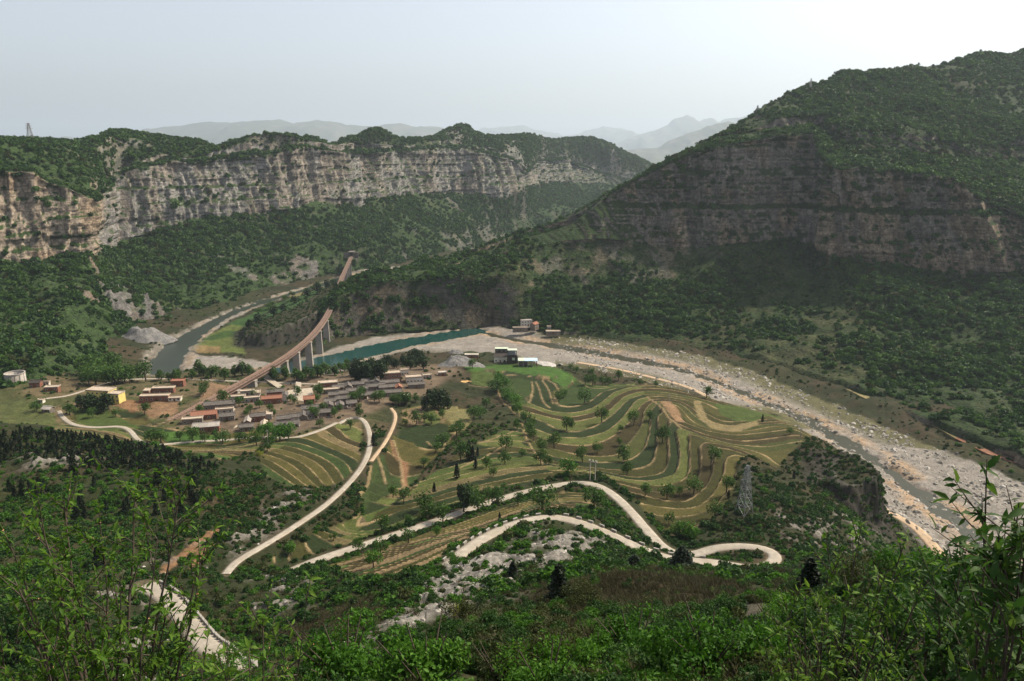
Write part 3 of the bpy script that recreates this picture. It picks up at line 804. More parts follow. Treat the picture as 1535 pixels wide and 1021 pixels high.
ML = mountain('gorge_wall', [(l_base, 42, 'talus'), (l_mid, 52, 'talus'), (l_cb, 84, 'cliff'), (l_ct, 8, 'slope'), (_ld, 12, 'cliff'), (_t2, 12, 'slope'), (l_up, 18, 'slope'), (l_cr, 10, 'slope'), (l_bk, 1, 'slope')], -300, 1100, 760, 101, (1.15, .62), .6, ((208, 436, 850, 40, 6), (40, 455, 700, 16, 1), (10, 500, 640, 14, 1), (355, 395, 1080, 22, 1.5), (120, 440, 770, 14, 1), (455, 405, 1150, 24, 2), (420, 412, 1100, 16, 2)))
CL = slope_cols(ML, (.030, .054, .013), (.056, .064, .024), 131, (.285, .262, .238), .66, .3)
lm = add_obj('mountain', grid_mesh('gorge_wall', ML['x'], ML['y'], ML['z'], {'rock': ML['rock']}, CL), mats=[M_mtn])
tag(lm, 'long grey limestone cliff wall above green slopes across the river', kind='structure')

# --- right mountain
sky_r = [(485, 470), (505, 443), (560, 414), (620, 396), (700, 370), (740, 357), (780, 344), (800, 342), (850, 322), (900, 293), (960, 260), (1000, 239), (1040, 218), (1080, 198), (1120, 174), (1160, 154), (1190, 143), (1230, 126), (1260, 114), (1290, 112), (1320, 108), (1350, 101), (1376, 98), (1400, 97), (1440, 82), (1470, 73), (1490, 72), (1520, 73), (1535, 70), (1620, 55), (1800, 40)]
r_crY = [(485, 800), (505, 850), (560, 870), (620, 905), (700, 955), (780, 1000), (850, 975), (900, 985), (1000, 1005), (1080, 1010), (1160, 1080), (1240, 1150), (1400, 1210), (1535, 1260), (1800, 1350)]
r_base = zrow([(485, 525, -3), (505, 512, -3), (560, 508, -3), (620, 503, -3), (735, 493, -3), (780, 497, 1), (830, 502, 2), (900, 508, 2), (1000, 518, 2), (1140, 545, 2), (1290, 596, 2), (1420, 655, 2), (1535, 706, 2), (1800, 830, 2)])
r_path = zrow([(485, 517, 0), (505, 506, 1), (560, 503, 1), (620, 498, 1), (735, 489, 2), (780, 489, 7), (830, 494, 7), (900, 499, 7), (1000, 507, 7), (1140, 533, 7), (1290, 583, 7), (1420, 640, 7), (1535, 690, 7), (1800, 812, 7)])
r_bl = [(485, 490, 760), (505, 452, 790), (540, 440, 800), (560, 425, 802), (620, 418, 812), (700, 412, 818), (780, 415, 832), (850, 430, 850), (900, 434, 842), (1000, 435, 830), (1080, 440, 815), (1160, 450, 790), (1240, 460, 760), (1300, 480, 715), (1400, 510, 660), (1535, 540, 610), (1800, 600, 560)]
r_cb = [(485, 480, 780), (505, 448, 820), (560, 420, 835), (620, 406, 860), (700, 392, 890), (780, 372, 900), (850, 360, 905), (900, 358, 902), (1000, 368, 890), (1080, 370, 884), (1160, 362, 884), (1225, 360, 880), (1240, 385, 815), (1300, 395, 800), (1400, 402, 780), (1535, 412, 758), (1800, 430, 718)]
r_ct = [(485, 478, 785), (505, 447, 830), (560, 418, 845), (620, 403, 870), (700, 386, 905), (780, 358, 930), (830, 345, 938), (850, 338, 940), (900, 303, 940), (950, 275, 938), (1000, 250, 930), (1080, 216, 926), (1160, 208, 922), (1220, 206, 920), (1240, 252, 842), (1300, 250, 832), (1380, 254, 815), (1430, 262, 806), (1445, 276, 800), (1480, 302, 790), (1535, 326, 776), (1800, 350, 738)]
r_u1 = [(485, 476, 790), (505, 446, 838), (560, 417, 855), (620, 401, 880), (700, 380, 925), (780, 350, 965), (850, 330, 955), (900, 299, 955), (1000, 246, 955), (1080, 210, 955), (1160, 196, 960), (1220, 196, 965), (1260, 222, 905), (1300, 224, 905), (1400, 232, 905), (1450, 238, 905), (1535, 248, 915), (1800, 270, 900)]
r_u2 = [(485, 475, 793), (505, 445, 842), (560, 416, 860), (620, 399, 890), (700, 376, 940), (780, 347, 980), (850, 327, 962), (900, 296, 968), (1000, 243, 975), (1080, 206, 975), (1160, 190, 985), (1220, 186, 1000), (1260, 198, 925), (1300, 202, 925), (1400, 208, 925), (1450, 212, 930), (1535, 212, 945), (1800, 225, 940)]
r_u3 = [(u, .5 * v + .5 * float(np.interp(u, [a[0] for a in r_u2], [a[1] for a in r_u2])), .5 * float(np.interp(u, [a[0] for a in r_crY], [a[1] for a in r_crY])) + .5 * float(np.interp(u, [a[0] for a in r_u2], [a[2] for a in r_u2]))) for u, v in sky_r]
r_cr = yv(r_crY, sky_r)
r_bk = [(u, v + 60, Y + 140) for u, v, Y in r_cr]
r_bk2 = [(u, v + 190, Y + 420) for u, v, Y in r_cr]
MR = mountain('right_mountain', [(r_base, 6, 'slope'), (r_path, 62, 'talus'), (r_bl, 46, 'talus'), (r_cb, 90, 'cliff'), (r_ct, 14, 'slope'), (r_u1, 16, 'cliff'), (r_u2, 26, 'slope'), (r_u3, 26, 'slope'), (r_cr, 8, 'slope'), (r_bk, 4, 'slope'), (r_bk2, 1, 'slope')], 485, 1800, 800, 211, (1.05, .62), .5, (), .8)
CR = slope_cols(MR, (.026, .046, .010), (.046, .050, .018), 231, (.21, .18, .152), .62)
rm = add_obj('mountain', grid_mesh('right_mountain', MR['x'], MR['y'], MR['z'], {'rock': MR['rock']}, CR), mats=[M_mtn])
tag(rm, 'big scrub-covered mountain with shaded banded cliff right of the river', kind='structure')

# ------------------------------------------------------------------ far ranges
M_far, _nt, _b = new_mat('far_forest_and_rock')
_c = ramp(_nt, noise(_nt, posvec(_nt), .004, 6, .6), [(.3, (.035, .05, .02)), (.6, (.09, .085, .05)), (.75, (.2, .18, .15))])
_nt.links.new(_c, _b.inputs['Base Color'])
def far_range(label, sky_pts, Y, seed, depth=900, rough=1.0):
    us = np.linspace(sky_pts[0][0], sky_pts[-1][0], 220)
    v = np.interp(us, [p[0] for p in sky_pts], [p[1] for p in sky_pts])
    x, _, z = PY(us, v, np.full(us.shape, float(Y)))
    prof = np.concatenate([np.linspace(0, 1, 24), np.linspace(1, 0, 10)[1:]])
    off = np.concatenate([np.linspace(-1, 0, 24), np.linspace(0, 1, 10)[1:]])
    X = np.repeat(x[None], len(prof), 0); Yy = Y + off[:, None] * depth + 0 * X; Z = -9 + (z[None] + 9) * prof[:, None] ** .85
    q = 4 * prof * (1 - prof)
    amp = Y * .03
    rid = (fbm2(X / (amp * 1.1), Yy / (amp * 2.6), 4, seed) - .5) * amp * 1.1
    Z = Z + rid * q[:, None] + (fbm2(X / (amp * .25), Yy / (amp * .25), 3, seed + 7) - .5) * amp * .12 * prof[:, None]
    X = X + (fbm2(X / amp, Yy / amp, 3, seed + 9) - .5) * amp * q[:, None]
    o = add_obj('mountain_range', grid_mesh('mountain_range', X, Yy, Z), mats=[M_far])
    tag(o, label, kind='structure')
far_range('pale blue ridge behind the cliff wall on the left', [(-400, 225), (-100, 222), (30, 214), (70, 206), (100, 205), (130, 208), (170, 206), (215, 194), (265, 188), (320, 182), (345, 184), (375, 181), (420, 179), (440, 186), (470, 180), (500, 182), (520, 187), (560, 190), (590, 184), (600, 184), (620, 190), (650, 190), (690, 196), (740, 205), (800, 214), (880, 225), (960, 240)], 18000, 301, 3000)
far_range('faint ridge beyond the middle of the gorge', [(600, 215), (680, 202), (720, 193), (760, 189), (785, 188), (800, 195), (830, 200), (850, 204), (880, 196), (905, 190), (930, 193), (960, 200), (1010, 215), (1100, 230)], 30000, 311, 4500)
far_range('faint pointed blue peaks left of the right mountain', [(880, 228), (930, 212), (975, 197), (1000, 188), (1012, 178), (1022, 175), (1030, 172), (1040, 176), (1046, 184), (1056, 178), (1066, 176), (1078, 182), (1090, 178), (1110, 175), (1150, 170), (1250, 180), (1400, 190)], 24000, 321, 4000)
far_range('nearer hazy hill filling the gap beside the right mountain', [(900, 250), (930, 226), (960, 222), (985, 222), (1005, 210), (1030, 200), (1050, 194), (1072, 185), (1090, 182), (1130, 190), (1250, 200), (1400, 220)], 13500, 331, 2100)

base_me = raw_mesh('outer_ground', [(-40000, -3000, -10), (40000, -3000, -10), (40000, 40000, -10), (-40000, 40000, -10)], [(0, 1, 2, 3)])
tag(add_obj('terrain', base_me, mats=[M_far]), 'lowland reaching to the horizon behind the mountains', kind='structure')

# ------------------------------------------------------------------ haze
M_haze = bpy.data.materials.new('haze'); M_haze.use_nodes = True
_nt = M_haze.node_tree; _nt.nodes.clear()
_o = _nt.nodes.new('ShaderNodeOutputMaterial'); _v = _nt.nodes.new('ShaderNodeVolumePrincipled')
_v.inputs['Color'].default_value = (.76, .88, 1.0, 1); _v.inputs['Density'].default_value = 0.52e-4; _v.inputs['Anisotropy'].default_value = .25
_nt.links.new(_v.outputs[0], _o.inputs['Volume'])
hx0, hx1, hy0, hy1, hz0, hz1 = -40500, 40500, -3500, 40500, -12, 1700
hv = [(x, y, z) for z in (hz0, hz1) for y in (hy0, hy1) for x in (hx0, hx1)]
haze = add_obj('haze', raw_mesh('haze', hv, [(0, 2, 3, 1), (4, 5, 7, 6), (0, 1, 5, 4), (2, 6, 7, 3), (0, 4, 6, 2), (1, 3, 7, 5)]), mats=[M_haze])
tag(haze, 'pale haze filling the gorge', kind='stuff')

# ------------------------------------------------------------------ water
def water_mat(name, deep, rough):
    m, nt, b = new_mat(name)
    nn = noise(nt, posvec(nt), .06, 3)
    c = mixc(nt, nn, tuple(q * .75 for q in deep), tuple(q * 1.25 for q in deep))
    nt.links.new(c, b.inputs['Base Color'])
    b.inputs['Roughness'].default_value = rough; b.inputs['Specular IOR Level'].default_value = .5; b.inputs['IOR'].default_value = 1.33
    bump(nt, b, noise(nt, posvec(nt, (1, 1, 1)), 1.2, 4), .25, .15)
    return m
M_wg, M_wd, M_wb = water_mat('green_pool_water', (.008, .040, .034), .15), water_mat('grey_green_river_water', (.026, .034, .024), .3), water_mat('shallow_brown_water', (.034, .034, .018), .4)
for key, mt, lab in (('river_pool', M_wg, 'deep green river pool under the railway bridge'), ('river_bend', M_wd, 'grey green river bending round the gravel bar'), ('river_channel', M_wb, 'narrow brown channel threading the wide gravel bed')):
    L = WATERS[key]
    t = np.gradient(L[:, :2], axis=0); t /= np.linalg.norm(t, axis=1, keepdims=True)
    nrm = np.stack([-t[:, 1], t[:, 0]], 1)
    w = (L[:, 2] / 2 + 8)[:, None]
    X = np.stack([L[:, :2] + nrm * w * k for k in (-1, -.33, .33, 1)], 1)
    zoff = {'river_pool': 0.0, 'river_bend': -.015, 'river_channel': -.03}[key]
    o = add_obj('river', grid_mesh('river', X[..., 0], X[..., 1], np.full(X.shape[:2], zoff)), mats=[mt])
    tag(o, lab, kind='structure')
# ------------------------------------------------------------------ foliage materials and prototypes
def leaf_mat(name, stops, trans=.35):
    m = bpy.data.materials.new(name); m.use_nodes = True
    nt = m.node_tree; nt.nodes.clear()
    out = nt.nodes.new('ShaderNodeOutputMaterial')
    oi = nt.nodes.new('ShaderNodeObjectInfo')
    at = N(nt, 'ShaderNodeAttribute', attribute_name='tone')
    ad = N(nt, 'ShaderNodeMath', operation='MULTIPLY_ADD', ins={0: at.outputs['Fac'], 1: .56, 2: 0.05})
    a2 = N(nt, 'ShaderNodeMath', operation='MULTIPLY_ADD', ins={0: oi.outputs['Random'], 1: .34, 2: ad.outputs[0]})
    c = ramp(nt, a2.outputs[0], [(p_, (.68 * c_[0], .82 * c_[1], .62 * c_[2])) for p_, c_ in stops])
    d = N(nt, 'ShaderNodeBsdfPrincipled', ins={'Base Color': c, 'Roughness': .6, 'Specular IOR Level': .2})
    t = N(nt, 'ShaderNodeBsdfTranslucent', ins={'Color': c})
    mx = N(nt, 'ShaderNodeMixShader', ins={0: trans, 1: d.outputs[0], 2: t.outputs[0]})
    nt.links.new(mx.outputs[0], out.inputs['Surface'])
    return m
M_scrub = leaf_mat('dark_scrub_leaves', [(0, (.016, .040, .008)), (.5, (.034, .078, .015)), (1, (.074, .132, .028))])
M_olive = leaf_mat('olive_scrub_leaves', [(0, (.035, .040, .012)), (.5, (.070, .072, .022)), (1, (.12, .115, .04))])
M_fresh = leaf_mat('fresh_green_leaves', [(0, (.030, .084, .007)), (.5, (.072, .165, .014)), (1, (.155, .270, .038))], .42)
M_field = leaf_mat('field_tree_leaves', [(0, (.034, .074, .012)), (.5, (.072, .130, .025)), (1, (.140, .205, .048))], .4)
M_dark = leaf_mat('dark_cypress_needles', [(0, (.006, .012, .005)), (.6, (.014, .024, .009)), (1, (.030, .042, .014))], .12)
M_twig = leaf_mat('bare_brown_twigs', [(0, (.052, .036, .020)), (.5, (.095, .070, .040)), (1, (.15, .118, .072))], .05)
M_pine = leaf_mat('pine_green_needles', [(0, (.012, .026, .008)), (.5, (.026, .048, .013)), (1, (.050, .075, .022))], .2)
M_blossom = leaf_mat('yellow_blossom', [(0, (.20, .19, .03)), (.5, (.34, .30, .05)), (1, (.45, .40, .10))], .3)
M_bark, _nt, _b = new_mat('grey_brown_bark')
_nt.links.new(ramp(_nt, noise(_nt, posvec(_nt), 6, 4), [(.3, (.035, .026, .018)), (.7, (.10, .08, .06))]), _b.inputs['Base Color'])

def leaf_cloud(name, centres, size, mat, seed, flat=.0, aspect=1.5, tone_z=False, lobes=None):
    """two-triangle leaf faces at the given centres (N x 3), outward-leaning"""
    r = np.random.default_rng(seed)
    c = np.asarray(centres, float); n = len(c)
    d = r.normal(size=(n, 3)); d /= np.linalg.norm(d, axis=1, keepdims=True)
    o = c / (np.linalg.norm(c, axis=1, keepdims=True) + 1e-6)
    nrm = d + o * .8; nrm /= np.linalg.norm(nrm, axis=1, keepdims=True)
    a = np.cross(nrm, r.normal(size=(n, 3))); a /= np.linalg.norm(a, axis=1, keepdims=True) + 1e-9
    b = np.cross(nrm, a)
    s = size * r.uniform(.6, 1.35, (n, 1))
    bend = nrm * s * .25
    v = np.stack([c - a * s * aspect * .5, c + b * s * .5 + bend, c + a * s * aspect * .5, c - b * s * .5 + bend], 1).reshape(-1, 3)
    i = np.arange(n) * 4
    f = np.stack([np.stack([i, i + 1, i + 2], 1), np.stack([i, i + 2, i + 3], 1)], 1).reshape(-1, 3)
    me = bpy.data.meshes.new(name)
    me.vertices.add(len(v)); me.vertices.foreach_set('co', v.astype(np.float32).ravel())
    me.loops.add(f.size); me.loops.foreach_set('vertex_index', f.astype(np.int32).ravel())
    me.polygons.add(len(f)); me.polygons.foreach_set('loop_start', np.arange(0, f.size, 3, dtype=np.int32))
    tone = np.repeat(r.uniform(0, 1, n), 4)
    at = me.attributes.new('tone', 'FLOAT', 'POINT'); at.data.foreach_set('value', tone.astype(np.float32))
    me.update(); me.validate()
    me.materials.append(mat)
    return me

def blob_pts(n, seed, lobes=6, rz=.8, spread=.55, lr=.55, shell=.55):
    """points through the volume of a lumpy crown of unit radius, base at z=0"""
    r = np.random.default_rng(seed)
    ls = []
    for k in range(lobes):
        d = r.normal(size=3); d /= np.linalg.norm(d); d[2] = abs(d[2]) * .9
        ls.append((d * spread * r.uniform(.5, 1), lr * r.uniform(.7, 1.2)))
    out = []
    for k in range(n):
        c, q = ls[r.integers(lobes)]
        d = r.normal(size=3); d /= np.linalg.norm(d)
        out.append(c + d * q * r.uniform(shell, 1) ** .6)
    p = np.array(out)
    p[:, 2] = (p[:, 2] - p[:, 2].min()) * rz
    return p

def cone_pts(n, seed, w=.32, pw=.8):
    r = np.random.default_rng(seed)
    t = r.uniform(0.02, 1, n) ** .85
    a = r.uniform(0, 2 * math.pi, n)
    rr = w * (1 - t) ** pw * np.clip(t * 7, .35, 1) * r.uniform(.55, 1.05, n) * (1 + .22 * np.sin(a * 3 + t * 9))
    return np.stack([rr * np.cos(a), rr * np.sin(a), t], 1)

def twig_pts_mesh(name, n, seed, mat):
    r = np.random.default_rng(seed)
    vs, fs = [], []
    for k in range(n):
        a = r.uniform(0, 2 * math.pi); el = r.uniform(.5, 1.35)
        d = np.array([math.cos(a) * math.cos(el), math.sin(a) * math.cos(el), math.sin(el)])
        b = r.normal(size=3) * np.array([.28, .28, 0]); L = r.uniform(.5, 1.1)
        w = np.cross(d, r.normal(size=3)); w = w / np.linalg.norm(w) * .018
        e = b + d * L
        i = len(vs)
        vs += [b - w, b + w, e + w * .3, e - w * .3]; fs += [(i, i + 1, i + 2, i + 3)]
    me = raw_mesh(name, vs, fs); me.materials.append(mat)
    at = me.attributes.new('tone', 'FLOAT', 'POINT'); at.data.foreach_set('value', np.repeat(r.uniform(0, 1, n), 4).astype(np.float32))
    return me

def proto(name, me):
    return bpy.data.objects.new(name, me)

def collection(name, meshes):
    col = bpy.data.collections.new(name)
    for k, me in enumerate(meshes):
        col.objects.link(proto('%s_%02d' % (name, k), me))
    return col

COL_far = collection('slope_tree_shapes', [leaf_cloud('slope_tree', blob_pts(90, 500 + k, 5, .9), .42, (M_scrub, M_scrub, M_field, M_scrub, M_field, M_scrub, M_olive, M_field)[k], 520 + k) for k in range(8)])
COL_scrub = collection('scrub_shapes', [leaf_cloud('scrub', blob_pts(190, 600 + k, 6, .75), .26, (M_scrub, M_scrub, M_fresh, M_olive, M_fresh, M_scrub)[k], 620 + k) for k in range(6)] + [twig_pts_mesh('twigs', 70, 640 + k, M_twig) for k in range(2)])
COL_near = collection('undergrowth_shapes', [leaf_cloud('undergrowth', blob_pts(1000, 670 + k, 9, .75, .6, .42, .4), .085, (M_scrub, M_scrub, M_fresh, M_olive, M_fresh, M_scrub)[k], 680 + k, aspect=1.9) for k in range(6)] + [twig_pts_mesh('twigs', 160, 690 + k, M_twig) for k in range(2)])
COL_con = collection('small_cypress_shapes', [leaf_cloud('small_cypress', cone_pts(170, 650 + k, .30), .13, M_dark, 660 + k) for k in range(3)])

def scatter(name, pts, scl, idx, col, label, squash=None):
    n = len(pts)
    me = bpy.data.meshes.new(name)
    me.vertices.add(n); me.vertices.foreach_set('co', np.asarray(pts, np.float32).ravel())
    for k, a, t in (('scl', scl, 'FLOAT'), ('rot', rng.uniform(0, 6.28, n), 'FLOAT'), ('idx', idx, 'INT')):
        at = me.attributes.new(k, t, 'POINT'); at.data.foreach_set('value', np.asarray(a, np.float32 if t == 'FLOAT' else np.int32))
    o = add_obj(name, me)
    ng = bpy.data.node_groups.new(name, 'GeometryNodeTree')
    ng.interface.new_socket('Geometry', in_out='INPUT', socket_type='NodeSocketGeometry')
    ng.interface.new_socket('Geometry', in_out='OUTPUT', socket_type='NodeSocketGeometry')
    gi = ng.nodes.new('NodeGroupInput'); go = ng.nodes.new('NodeGroupOutput')
    ci = ng.nodes.new('GeometryNodeCollectionInfo'); ci.inputs['Collection'].default_value = col
    ci.inputs['Separate Children'].default_value = True; ci.inputs['Reset Children'].default_value = True
    ip = ng.nodes.new('GeometryNodeInstanceOnPoints'); ip.inputs['Pick Instance'].default_value = True
    def na(nm, dt):
        q = ng.nodes.new('GeometryNodeInputNamedAttribute'); q.data_type = dt; q.inputs['Name'].default_value = nm
        return q.outputs[0]
    rx = ng.nodes.new('ShaderNodeCombineXYZ'); ng.links.new(na('rot', 'FLOAT'), rx.inputs[2])
    sx = ng.nodes.new('ShaderNodeCombineXYZ'); sa = na('scl', 'FLOAT')
    for k in range(3): ng.links.new(sa, sx.inputs[k])
    ng.links.new(gi.outputs[0], ip.inputs['Points']); ng.links.new(ci.outputs[0], ip.inputs['Instance'])
    ng.links.new(na('idx', 'INT'), ip.inputs['Instance Index'])
    e2r = ng.nodes.new('FunctionNodeEulerToRotation'); ng.links.new(rx.outputs[0], e2r.inputs[0]); ng.links.new(e2r.outputs[0], ip.inputs['Rotation'])
    ng.links.new(sx.outputs[0], ip.inputs['Scale']); ng.links.new(ip.outputs[0], go.inputs[0])
    md = o.modifiers.new('scatter', 'NODES'); md.node_group = ng
    tag(o, label, kind='stuff')
    return o

def sample_grid(X, Y, Z, dens, n):
    """n random places on a grid surface, weighted by true area times density"""
    p = np.stack([X, Y, Z], -1)
    ar = np.linalg.norm(np.cross(p[1:, :-1] - p[:-1, :-1], p[:-1, 1:] - p[:-1, :-1]), axis=-1)
    w = ar * .25 * (dens[:-1, :-1] + dens[1:, :-1] + dens[:-1, 1:] + dens[1:, 1:])
    cw = np.cumsum(w.ravel()); k = np.searchsorted(cw, rng.uniform(0, cw[-1], n))
    i, j = np.unravel_index(np.minimum(k, w.size - 1), w.shape)
    a, b = rng.uniform(0, 1, (2, n, 1))
    q = (p[i, j] * (1 - a) + p[i, j + 1] * a) * (1 - b) + (p[i + 1, j] * (1 - a) + p[i + 1, j + 1] * a) * b
    return q, i, j

# --- woods on the far-left wall
vn = fbm2(ML['x'] / 70, ML['y'] / 70, 4, 700)
den = (1 - ML['rock']) * (.22 + .78 * sstep(.34, .55, vn + .10 * (ML['T'] > 2.9) + .06 * sstep(.5, 1.2, ML['T']))) * sstep(.02, .12, ML['T'])
den *= np.where(ML['us'][None] < 200, np.where(ML['T'] < 1.0, .55, .9), 1.0)
den = den * (ML['T'] < 7.3) * (1 - .82 * ML['kd'])
q, i, j = sample_grid(ML['x'], ML['y'], ML['z'], den, 44000)
scatter('forest', q - [0, 0, .5], rng.gamma(6, .46, len(q)).clip(1.2, 5.5) * (.8 + .6 * vn[i, j]), rng.choice(8, len(q)), COL_far, 'small green trees covering the slopes below and above the far cliffs')
# --- scrub on the right mountain
vn = fbm2(MR['x'] / 55, MR['y'] / 55, 4, 710)
den = (1 - MR['rock']) * sstep(.34, .58, vn + .12 * ((MR['T'] > 4) & (MR['T'] < 7.2))) * sstep(.9, 1.15, MR['T']) * (MR['T'] < 8.6)
den *= np.where(MR['T'] < 3, .75, 1.0) * (1 - .6 * MR['kd'])
q, i, j = sample_grid(MR['x'], MR['y'], MR['z'], den + .16 * (1 - MR['rock']) * (1 - MR['kd']) * (MR['T'] > 1.02), 54000)
scatter('forest', q - [0, 0, .4], rng.gamma(5, .46, len(q)).clip(.8, 4.4) * (.7 + .7 * vn[i, j]), rng.choice(8, len(q)), COL_far, 'scrub and small trees scattered over the right mountain')
# --- scrub on the near slopes
wild = (1 - GI['field']) * (1 - GI['flat']) * (1 - GI['grav']) * (1 - GI['vil']) * sstep(1.0, 3.0, GI['rd']) * (GI['wet'] > 8)
pat = GI['n1'] * .5 + GI['n2'] * .5
dn = wild * (1 - .92 * GI['rock']) * (.25 + .75 * sstep(.38, .55, pat)) * (GZ > 2)
dn = np.maximum(dn, .9 * GI['brown'] * wild)
dn *= np.where(np.abs(AA) < .75, 1, .25)
d1 = dn * (RR > 95) * (RR < 430) * np.where(RR > 330, .35, 1)
q, i, j = sample_grid(GXX, GYY, GZ, d1, 36000)
br = GI['brown'][i, j]; gsel = GI['n3'][i, j]
ix = np.where(rng.uniform(size=len(q)) < .13 + .6 * br, rng.choice([6, 7], len(q)), np.where(rng.uniform(size=len(q)) < .10 + .35 * (gsel > .55), rng.choice([2, 4], len(q)), rng.choice([0, 1, 3, 5], len(q))))
scatter('shrubbery', q - [0, 0, .15], rng.uniform(.45, 1.5, len(q)) * np.where(rng.uniform(size=len(q)) < .08, 1.7, 1), ix, COL_scrub, 'low scrub covering the hillside around the roads')
d2 = dn * (RR > 9) * (RR <= 100)
q, i, j = sample_grid(GXX, GYY, GZ, d2 * np.clip(60 / RR, .6, 3), 11000)
br = GI['brown'][i, j]
ix = np.where(rng.uniform(size=len(q)) < .26 + .5 * br, rng.choice([6, 7], len(q)), np.where(rng.uniform(size=len(q)) < .28, rng.choice([2, 4], len(q)), rng.choice([0, 1, 3, 5], len(q))))
scatter('undergrowth', q - [0, 0, .1], rng.uniform(.35, 1.0, len(q)), ix, COL_near, 'dense undergrowth on the slope below the viewpoint')
# --- shrubs along gravel margins and on the riverside bench
d3 = (GI['grav'] < .5) * (1 - GI['flat']) * (1 - GI['field']) * (RR > 430) * (RR < 1300) * (1 - .3 * GI['vil']) * (GI['rd'] > 2) * (.2 + .8 * sstep(.42, .56, pat)) * (GZ > 1)
q, i, j = sample_grid(GXX, GYY, GZ, d3, 15000)
scatter('shrubbery', q - [0, 0, .2], rng.uniform(.7, 2.0, len(q)), rng.choice([0, 1, 2, 3, 5, 7], len(q)), COL_scrub, 'shrubs along the river margin and round the village')
# --- dense dark cypress wood on the left hillside
cw = hpoly((0, 642), (90, 652), (200, 668), (300, 690), (330, 710), (200, 705), (90, 690), (0, 690))
d4 = sstep(-4, 4, sdpoly(GXX, GYY, cw)) * (RR < 420)
q, i, j = sample_grid(GXX, GYY, GZ, d4, 420)
scatter('forest', q - [0, 0, .2], rng.uniform(2.3, 4.2, len(q)), rng.choice(3, len(q)), COL_con, 'band of dark cypress wood along the crest of the left hillside')
# --- boulders in the river bed
def boulder(seed):
    r = np.random.default_rng(seed)
    bm = bmesh.new()
    sc = np.array([r.uniform(.8, 1.2), r.uniform(.7, 1.0), r.uniform(.42, .7)])
    for k in range(16):
        d = r.normal(size=3); d /= np.linalg.norm(d)
        bm.verts.new(d * sc * r.uniform(.8, 1.05))
    bmesh.ops.convex_hull(bm, input=bm.verts[:])
    bmesh.ops.delete(bm, geom=[v for v in bm.verts if not v.link_faces], context='VERTS')
    me = bpy.data.meshes.new('boulder'); bm.to_mesh(me); bm.free()
    me.materials.append(M_stone)
    return me
M_stone, _nt, _b = new_mat('pale_limestone_boulder')
_oi = _nt.nodes.new('ShaderNodeObjectInfo')
_nt.links.new(ramp(_nt, _oi.outputs['Random'], [(0, (.13, .115, .095)), (.6, (.26, .235, .20)), (1, (.44, .40, .35))]), _b.inputs['Base Color'])
COL_st = collection('boulder_shapes', [boulder(800 + k) for k in range(5)])
d5 = GI['grav'] * (.12 + .88 * sstep(.45, .62, pat)) * (RR < 800) * (GXX > 40) * (.3 + sstep(2, -2, np.abs(GI['wet'] - 4) - 5) + 1.0 * sstep(8, 20, GI['wet']) + .9 * (GI['wet'] < 2))
q, i, j = sample_grid(GXX, GYY, np.maximum(GZ, -.3), d5, 13000)
scatter('rubble', q, rng.gamma(2.2, .36, len(q)).clip(.3, 2.6), rng.choice(5, len(q)), COL_st, 'pale boulders strewn over the gravel river bed')
d6 = GI['rock'] * (RR < 330) * (RR > 75) * (GI['wet'] > 30)
q, i, j = sample_grid(GXX, GYY, GZ, d6, 3600)
scatter('rubble', q - [0, 0, .1], rng.gamma(2.0, .16, len(q)).clip(.12, .75), rng.choice(5, len(q)), COL_st, 'broken white limestone on the near ridge')

# --- bushes on the two bluffs, bare twigs on the brown slope
ks = np.maximum(sstep(-9, -3, sdpoly(GXX, GYY, RKP)), sstep(-9, -3, sdpoly(GXX, GYY, KNP)) * .6)
q, i, j = sample_grid(GXX, GYY, GZ, ks, 1500)
scatter('shrubbery', q - [0, 0, .25], rng.uniform(.7, 1.7, len(q)), rng.choice([0, 1, 3, 5], len(q)), COL_scrub, 'dark bushes clinging to the river bluffs')
q, i, j = sample_grid(GXX, GYY, GZ, GI['brown'] * (GI['rd'] > 2) * (RR > 25) * (RR < 330), 7000)
scatter('shrubbery', q - [0, 0, .1], rng.uniform(.5, 1.25, len(q)), rng.choice([6, 7], len(q)), COL_scrub, 'bare brown thicket on the slope below the upper road')

d7 = (GI['grav'] < .3) * (1 - GI['flat']) * (RR > 430) * (RR < 1000) * (GXX > 60) * (GZ > 1.2)
q, i, j = sample_grid(GXX, GYY, GZ, d7, 6000)
scatter('weeds', q - [0, 0, .15], rng.uniform(.4, 1.1, len(q)), rng.choice([0, 1, 3, 3, 5], len(q)), COL_scrub, 'low weeds on the grassy far bank of the gravel bed')
# ------------------------------------------------------------------ plain-colour materials for built things
def mat_noise(name, c, var=.35, scale=2.0, rough=.85, dirt=None, bumpy=.2, metal=0.0):
    m, nt, b = new_mat(name)
    pv = posvec(nt)
    n = noise(nt, pv, scale, 5, .6)
    lo = tuple(q * (1 - var) for q in c); hi = tuple(min(1, q * (1 + var)) for q in c)
    col = ramp(nt, n, [(.3, lo), (.7, hi)])
    if dirt:
        col = mixc(nt, ramp(nt, noise(nt, pv, scale * .25, 4), [(.45, (0, 0, 0)), (.7, (.75, .75, .75))]), col, dirt)
    nt.links.new(col, b.inputs['Base Color'])
    b.inputs['Roughness'].default_value = rough; b.inputs['Metallic'].default_value = metal
    bump(nt, b, n, bumpy, .1)
    return m
M_road = mat_noise('pale_concrete_road', (.315, .275, .222), .25, .5, .9, (.25, .205, .155))
M_track = mat_noise('dirt_track', (.40, .29, .19), .25, .6, .95, (.3, .22, .14))
M_conc = mat_noise('weathered_concrete', (.36, .32, .28), .3, .7, .9, (.2, .17, .14))
M_brick = mat_noise('red_brick', (.20, .088, .058), .3, 1.2, .9, (.2, .1, .07))
M_gwall = mat_noise('grey_brick', (.15, .125, .105), .35, 1.0, .9, (.24, .19, .14))
